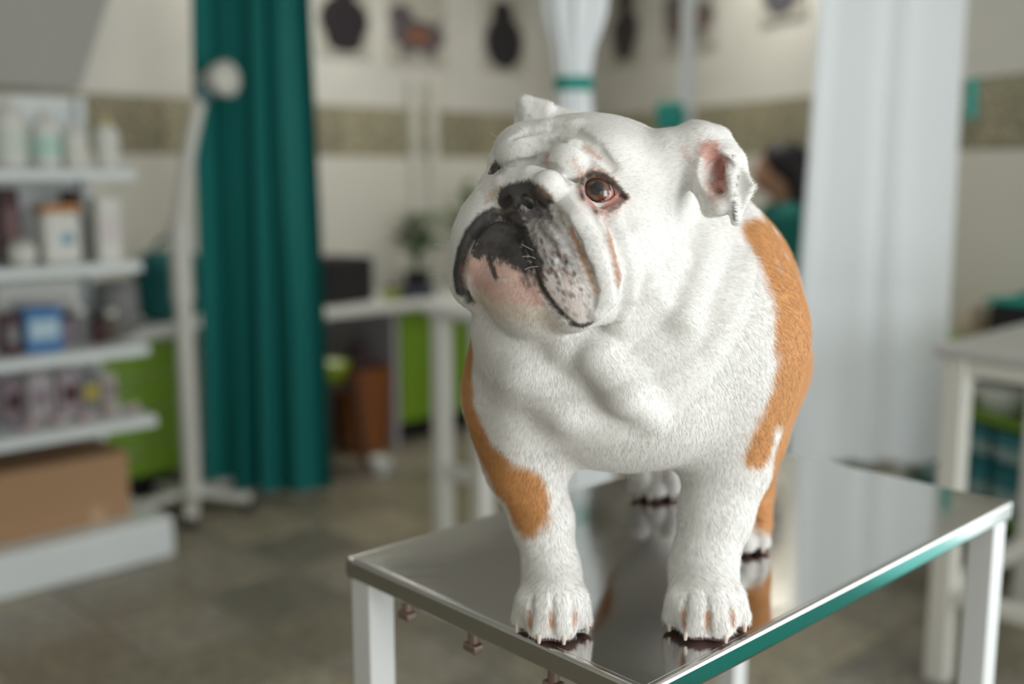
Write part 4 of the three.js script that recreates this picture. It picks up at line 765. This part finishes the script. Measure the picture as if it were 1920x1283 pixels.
const DOG_CELL = 0.0032, HEAD_CELL = 0.0015;
const meshes = [
  meshField([-0.12, 0.90, -1.72], [0.46, 1.48, -0.84], DOG_CELL, (x, y, z, m) => nearHead(x, y, z) > HEAD_R - 0.008 - m),
  meshField([headBall.x - HEAD_R - 0.01, headBall.y - HEAD_R - 0.01, headBall.z - HEAD_R - 0.01], [headBall.x + HEAD_R + 0.01, headBall.y + HEAD_R + 0.01, headBall.z + HEAD_R + 0.01], HEAD_CELL, (x, y, z, m) => nearHead(x, y, z) < HEAD_R + m),
];
const dogPos = [], dogNor = [], dogCol = [], dogIdx = [];
for (const m of meshes) {
  const base = dogPos.length / 3;
  for (let i = 0; i < m.pos.length; i += 3) {
    let x = m.pos[i], y = m.pos[i + 1], z = m.pos[i + 2]; const d = distance(x, y, z), g = gradient(x, y, z);
    x -= g.x * d * 0.8; y -= g.y * d * 0.8; z -= g.z * d * 0.8;
    dogPos.push(x, Math.max(y, TABLE_Y + 0.0005), z); dogNor.push(g.x, g.y, g.z);
    const c = coat(x, y, z, g); dogCol.push(c[0], c[1], c[2]);
  }
  for (const q of m.index) dogIdx.push(base + q);
}
const dogGeo = new THREE.BufferGeometry();
dogGeo.setAttribute('position', new THREE.Float32BufferAttribute(dogPos, 3));
dogGeo.setAttribute('normal', new THREE.Float32BufferAttribute(dogNor, 3));
dogGeo.setAttribute('color', new THREE.Float32BufferAttribute(dogCol, 3));
dogGeo.setIndex(dogIdx);
const dogMat = new THREE.MeshPhysicalMaterial({ color: 0xffffff, vertexColors: true, roughness: 0.75, sheen: 0.15, sheenRoughness: 0.6 });
const dog = thing('bulldog', 'white and tan bulldog standing on the steel table with its head turned aside', 'dog');
part('body', dogGeo, dogMat, dog);
console.log('dog triangles', dogIdx.length / 3);
// --- eyes
const dark = std(lin(0.02, 0.015, 0.013), 0.4);
function eyeball(centre, gaze, r, iris) {
  const g = new THREE.SphereGeometry(r, 64, 48), p = g.attributes.position, col = [], G = gaze.clone().normalize();
  for (let i = 0; i < p.count; i++) {
    const v = V3(p.getX(i), p.getY(i), p.getZ(i)).normalize(), a = Math.acos(Math.max(-1, Math.min(1, v.dot(G)))), q = a / iris, n = 0.5 + 0.5 * noise3(v.x * 60, v.y * 60, v.z * 60);
    let c;
    if (q < 0.48) c = [0.004, 0.004, 0.005];
    else if (q < 0.9) { const t = Math.min(1, (q - 0.48) / 0.12); c = [0.004 + (0.075 + 0.05 * n) * t, 0.004 + (0.024 + 0.018 * n) * t, 0.004 + 0.012 * t]; }
    else if (q < 1.08) c = [0.03, 0.012, 0.008];
    else c = [0.62, 0.30, 0.24];
    if (a < iris) { const b = r * (1 + 0.05 * (1 - q * q)); p.setXYZ(i, v.x * b, v.y * b, v.z * b); }
    col.push(...c);
  }
  g.setAttribute('color', new THREE.Float32BufferAttribute(col, 3)); g.computeVertexNormals();
  g.translate(centre.x, centre.y, centre.z);
  return g;
}
const eyeMat = new THREE.MeshPhysicalMaterial({ vertexColors: true, roughness: 0.25, clearcoat: 1, clearcoatRoughness: 0.02 });
for (const [i, e] of eyeAt.entries()) {
  const gaze = EYE.clone().sub(e).normalize().addScaledVector(RGT, i ? -0.35 : -0.20).addScaledVector(UPV, 0.38);
  const m = part('eye', eyeball(e, gaze, EYE_R * (i ? 0.66 : 1), i ? 1.2 : 0.80), eyeMat, dog); m.userData.label = i ? 'far eye half hidden behind the nose roll' : 'glossy brown eye with pink lower lid';
}
// --- claws
const clawMat = std(lin(0.74, 0.64, 0.57), 0.4);
for (const [a, b, r] of toes) {
  const d = EYE.clone().sub(b).setY(0).normalize().multiplyScalar(1.8).add(b.clone().sub(a).setY(0).normalize()).normalize();
  const p0 = b.clone().addScaledVector(d, r * 0.45).add(V3(0, r * 0.1, 0)), p1 = b.clone().addScaledVector(d, r * 0.98).add(V3(0, r * 0.0, 0)), p2 = b.clone().addScaledVector(d, r * 0.98); p2.y = TABLE_Y + 0.0030;
  const cv = new THREE.QuadraticBezierCurve3(p0, p1, p2), g = new THREE.TubeGeometry(cv, 8, 0.0038, 8), q = g.attributes.position;
  for (let i = 0; i < q.count; i++) { const t = Math.floor(i / 9) / 8, c = cv.getPoint(t), k = 1 - 0.6 * t; q.setXYZ(i, c.x + (q.getX(i) - c.x) * k, c.y + (q.getY(i) - c.y) * k, c.z + (q.getZ(i) - c.z) * k); }
  g.computeVertexNormals();
  part('claw', g, clawMat, dog);
}
// --- whiskers
const whiskerMat = std(lin(0.85, 0.82, 0.75), 0.5);
for (const [x0, y0, x1, y1, x2, y2, f] of [[862, 455, 840, 440, 822, 428, 70], [858, 468, 838, 460, 815, 458, 70], [852, 490, 835, 484, 812, 484, 68], [850, 505, 832, 496, 818, 486, 66], [848, 520, 828, 512, 806, 514, 64], [850, 470, 838, 478, 826, 486, 66], [846, 512, 830, 508, 812, 506, 62], [935, 260, 925, 252, 920, 250, 44], [1000, 470, 985, 462, 978, 458, 112], [1010, 500, 992, 500, 984, 506, 108], [1004, 485, 990, 478, 980, 482, 110]]) {
  const c = [hp(x0, y0, f), hp(x1, y1, f + 3), hp(x2, y2, f + 4)];
  part('whisker', new THREE.TubeGeometry(new THREE.QuadraticBezierCurve3(...c), 8, 0.00015, 4), whiskerMat, dog);
}
// --- short coat hair
{
  const tri = dogIdx.length / 3, acc = new Float64Array(tri), A = V3(0, 0, 0), B = V3(0, 0, 0), C = V3(0, 0, 0), N = V3(0, 0, 0);
  const vget = (v, i) => v.set(dogPos[i * 3], dogPos[i * 3 + 1], dogPos[i * 3 + 2]);
  let sum = 0;
  for (let t = 0; t < tri; t++) {
    vget(A, dogIdx[t * 3]); vget(B, dogIdx[t * 3 + 1]); vget(C, dogIdx[t * 3 + 2]);
    const ar = B.clone().sub(A).cross(C.clone().sub(A)).length() / 2, nose = A.distanceTo(headBall);
    sum += ar * (nose < 0.19 ? 1 : 0.42); acc[t] = sum;
  }
  const COUNT = HAIRS, g = new THREE.BufferGeometry();
  g.setAttribute('position', new THREE.Float32BufferAttribute([-0.5, 0, 0, 0.5, 0, 0, -0.38, 0.5, 0.20, 0.38, 0.5, 0.20, 0, 1, 0.32], 3));
  g.setAttribute('normal', new THREE.Float32BufferAttribute([0, 0, 1, 0, 0, 1, 0, -0.2, 0.98, 0, -0.2, 0.98, 0, -0.2, 0.98], 3));
  g.setIndex([0, 1, 2, 1, 3, 2, 2, 3, 4]);
  const hair = new THREE.InstancedMesh(g, new THREE.MeshStandardMaterial({ color: 0xffffff, roughness: 0.7, side: THREE.DoubleSide }), COUNT);
  const nosePt = hl(0, -22, 105), fw = V3(0, 0, 0), sd = V3(0, 0, 0), m = new THREE.Matrix4(), col = new THREE.Color(), P = V3(0, 0, 0); let n = 0;
  const bare = [...eyeAt.map((e) => [e, 0.0165])];
  const noseSkin = [[945, 366], [965, 358], [990, 358], [1008, 366], [1018, 378], [958, 384], [990, 386]].map(([x, y]) => skin(x, y));
  for (let tries = 0; tries < COUNT * 2 && n < COUNT; tries++) {
    const w = rnd() * sum; let lo = 0, hi = tri - 1; while (lo < hi) { const k = (lo + hi) >> 1; if (acc[k] < w) lo = k + 1; else hi = k; }
    const ia = dogIdx[lo * 3], ib = dogIdx[lo * 3 + 1], ic = dogIdx[lo * 3 + 2]; let u = rnd(), v = rnd(); if (u + v > 1) { u = 1 - u; v = 1 - v; }
    vget(A, ia); vget(B, ib); vget(C, ic); P.set(0, 0, 0).addScaledVector(A, 1 - u - v).addScaledVector(B, u).addScaledVector(C, v);
    if (P.y < TABLE_Y + 0.010) continue;
    if (bare.some(([e, r]) => e.distanceTo(P) < r) || noseSkin.some((e) => e.distanceTo(P) < 0.0075)) continue;
    N.set(dogNor[ia * 3], dogNor[ia * 3 + 1], dogNor[ia * 3 + 2]);
    const dn = P.distanceTo(nosePt), onHead = dn < 0.24;
    fw.copy(P).sub(nosePt).normalize().add(V3((rnd() - 0.5) * 0.7, (rnd() - 0.5) * 0.7 - (onHead ? 0.1 : 0.5), (rnd() - 0.5) * 0.7));
    fw.addScaledVector(N, -fw.dot(N)).normalize(); sd.copy(fw).cross(N).normalize();
    const L = (dn < 0.07 ? 0.0022 : dn < 0.13 ? 0.0034 : onHead ? 0.0044 : 0.0062) * (0.7 + rnd() * 0.6), W = (onHead ? 0.00028 : 0.00045) * (0.8 + rnd() * 0.4), Z = L * (0.3 + rnd() * 0.7);
    m.makeBasis(sd.clone().multiplyScalar(W), fw.clone().multiplyScalar(L), N.clone().multiplyScalar(Z)).setPosition(P);
    hair.setMatrixAt(n, m);
    const a = dogCol[ia * 3], b = dogCol[ia * 3 + 1], c = dogCol[ia * 3 + 2], k = 0.86 + rnd() * 0.26;
    hair.setColorAt(n, col.setRGB(Math.min(0.88, a * k + 0.012), Math.min(0.88, b * k + 0.011), Math.min(0.88, c * k + 0.010)));
    n++;
  }
  hair.count = n; hair.name = 'coat_hair'; hair.userData.kind = 'stuff'; hair.castShadow = hair.receiveShadow = true; dog.add(hair);
}
// ---------------------------------------------------------------- the person in teal scrubs behind the curtain
{
  const X = 1.165, Z = -4.62, P = (x, y, z) => V3(X + x, y, Z + z);       // facing -x
  const who = thing('person', 'person with dark hair in teal scrubs standing behind the white curtain', 'person', [X, 0, Z]);
  const chain = (pts, k) => addChain(pts.map(([x, y, z, r]) => [P(x, y, z), r]), k);
  const ball = (x, y, z, a, b, c, k) => addEllipsoid(P(x, y, z), [a, b, c], k, [V3(1, 0, 0), V3(0, 1, 0), V3(0, 0, 1)]);
  function build(name, mat, h, make, lo, hi) {
    field.length = 0; make();
    const m = meshField([X + lo[0], lo[1], Z + lo[2]], [X + hi[0], hi[1], Z + hi[2]], h, () => true), pos = [], nor = [];
    for (let i = 0; i < m.pos.length; i += 3) { const g = gradient(m.pos[i], m.pos[i + 1], m.pos[i + 2], 0.002); pos.push(m.pos[i] - X, m.pos[i + 1], m.pos[i + 2] - Z); nor.push(g.x, g.y, g.z); }
    const g = new THREE.BufferGeometry(); g.setAttribute('position', new THREE.Float32BufferAttribute(pos, 3)); g.setAttribute('normal', new THREE.Float32BufferAttribute(nor, 3)); g.setIndex(m.index);
    return part(name, g, mat, who);
  }
  const skinMat = std(lin(0.50, 0.27, 0.18), 0.6), scrubMat = std(lin(0.0, 0.15, 0.13), 0.8), hairMat = std(lin(0.012, 0.009, 0.011), 0.55), shoeMat = std(lin(0.6, 0.6, 0.6), 0.6);
  build('body', skinMat, 0.010, () => {
    ball(-0.03, 1.365, 0, 0.088, 0.108, 0.072, 0.03); ball(-0.085, 1.325, 0, 0.045, 0.055, 0.045, 0.03);
    chain([[-0.115, 1.365, 0, 0.010], [-0.126, 1.345, 0, 0.012]], 0.012);                                     // nose
    chain([[-0.112, 1.312, -0.016, 0.007], [-0.116, 1.313, 0, 0.009], [-0.112, 1.312, 0.016, 0.007]], 0.008);   // lips
    for (const s of [-1, 1]) ball(-0.01, 1.36, 0.072 * s, 0.018, 0.028, 0.008, 0.008);
    chain([[-0.01, 1.28, 0, 0.046], [0.0, 1.20, 0, 0.05]], 0.03);
    chain([[0.0, 1.15, -0.12, 0.06], [0.0, 1.15, 0.12, 0.06]], 0.05); chain([[0.0, 1.08, 0, 0.11], [0.01, 0.85, 0, 0.11], [0.015, 0.76, 0, 0.12]], 0.06);
    for (const s of [-1, 1]) {
      chain([[0.0, 1.15, 0.17 * s, 0.046], [0.02, 0.92, 0.21 * s, 0.038], [-0.16, 0.90, 0.17 * s, 0.028], [-0.22, 0.905, 0.15 * s, 0.022]], 0.025);
      ball(-0.255, 0.905, 0.145 * s, 0.042, 0.016, 0.034, 0.012);
      for (let f = 0; f < 4; f++) { const z = 0.145 * s + (f - 1.5) * 0.018, L = [0.06, 0.072, 0.068, 0.052][f]; chain([[-0.285, 0.905, z, 0.009], [-0.285 - L * 0.55, 0.900, z, 0.0085], [-0.285 - L * 0.85, 0.880, z, 0.0075]], 0.004); }
      chain([[-0.235, 0.90, 0.145 * s - 0.03 * s, 0.011], [-0.265, 0.895, 0.145 * s - 0.052 * s, 0.009], [-0.29, 0.885, 0.145 * s - 0.056 * s, 0.008]], 0.006);
      chain([[0.015, 0.74, 0.08 * s, 0.085], [-0.005, 0.42, 0.085 * s, 0.055], [0.02, 0.10, 0.085 * s, 0.036]], 0.03);
      chain([[0.03, 0.06, 0.085 * s, 0.034], [-0.11, 0.045, 0.09 * s, 0.028]], 0.02);
    }
  }, [-0.42, 0.0, -0.30], [0.20, 1.50, 0.30]);
  build('scrub_top', scrubMat, 0.014, () => {
    chain([[0.0, 1.16, -0.12, 0.072], [0.0, 1.16, 0.12, 0.072]], 0.05); chain([[0.0, 1.08, 0, 0.128], [0.01, 0.85, 0, 0.130], [0.015, 0.70, 0, 0.150]], 0.06);
    for (const s of [-1, 1]) chain([[0.0, 1.15, 0.17 * s, 0.062], [0.015, 0.98, 0.20 * s, 0.060]], 0.03);
  }, [-0.25, 0.50, -0.32], [0.27, 1.32, 0.32]);
  build('trousers', scrubMat, 0.014, () => { for (const s of [-1, 1]) chain([[0.015, 0.72, 0.07 * s, 0.115], [-0.0, 0.42, 0.085 * s, 0.078], [0.02, 0.13, 0.085 * s, 0.066]], 0.03); }, [-0.2, 0.04, -0.26], [0.22, 0.92, 0.26]);
  build('hair', hairMat, 0.010, () => { ball(0.0, 1.39, 0, 0.108, 0.098, 0.094, 0.03); ball(0.055, 1.35, 0, 0.075, 0.095, 0.085, 0.03); chain([[0.06, 1.30, 0.03, 0.055], [0.075, 1.18, 0.085, 0.045], [0.10, 1.04, 0.115, 0.032], [0.11, 0.95, 0.12, 0.014]], 0.03); addEllipsoid(P(-0.145, 1.325, 0), [0.075, 0.080, 0.12], 0.015, [V3(1, 0, 0), V3(0, 1, 0), V3(0, 0, 1)], -1); }, [-0.14, 0.90, -0.14], [0.20, 1.53, 0.20]);
  for (const s of [-1, 1]) {
    part('eye', new THREE.SphereGeometry(0.009, 12, 10).translate(-0.105, 1.375, 0.028 * s), std(lin(0.03, 0.02, 0.015), 0.3), who);
    part('shoe', new RoundedBoxGeometry(0.25, 0.075, 0.095, 4, 0.03).translate(-0.045, 0.0385, 0.088 * s), shoeMat, who);
  }
}
// every thing gets its own base as origin
function rebase(o, x, y, z) { o.position.add(V3(x, y, z)); for (const c of o.children) c.position.sub(V3(x, y, z)); }
rebase(dog, 0.16, TABLE_Y, -1.12);
for (const [n, x, y, z] of [['teal_curtain', -1.03, 0.025, -4.35], ['white_curtain', 1.22, 0.36, -3.6], ['tied_curtain', 0.2, 0.30, -3.5], ['slim_curtain', 0.735, 0.4, -4.6]]) rebase(scene.children.find((o) => o.name === n), x, y, z);
scene.traverse((o) => { if (o.isMesh) { o.castShadow = true; o.receiveShadow = true; } });
renderer.render(scene, camera);
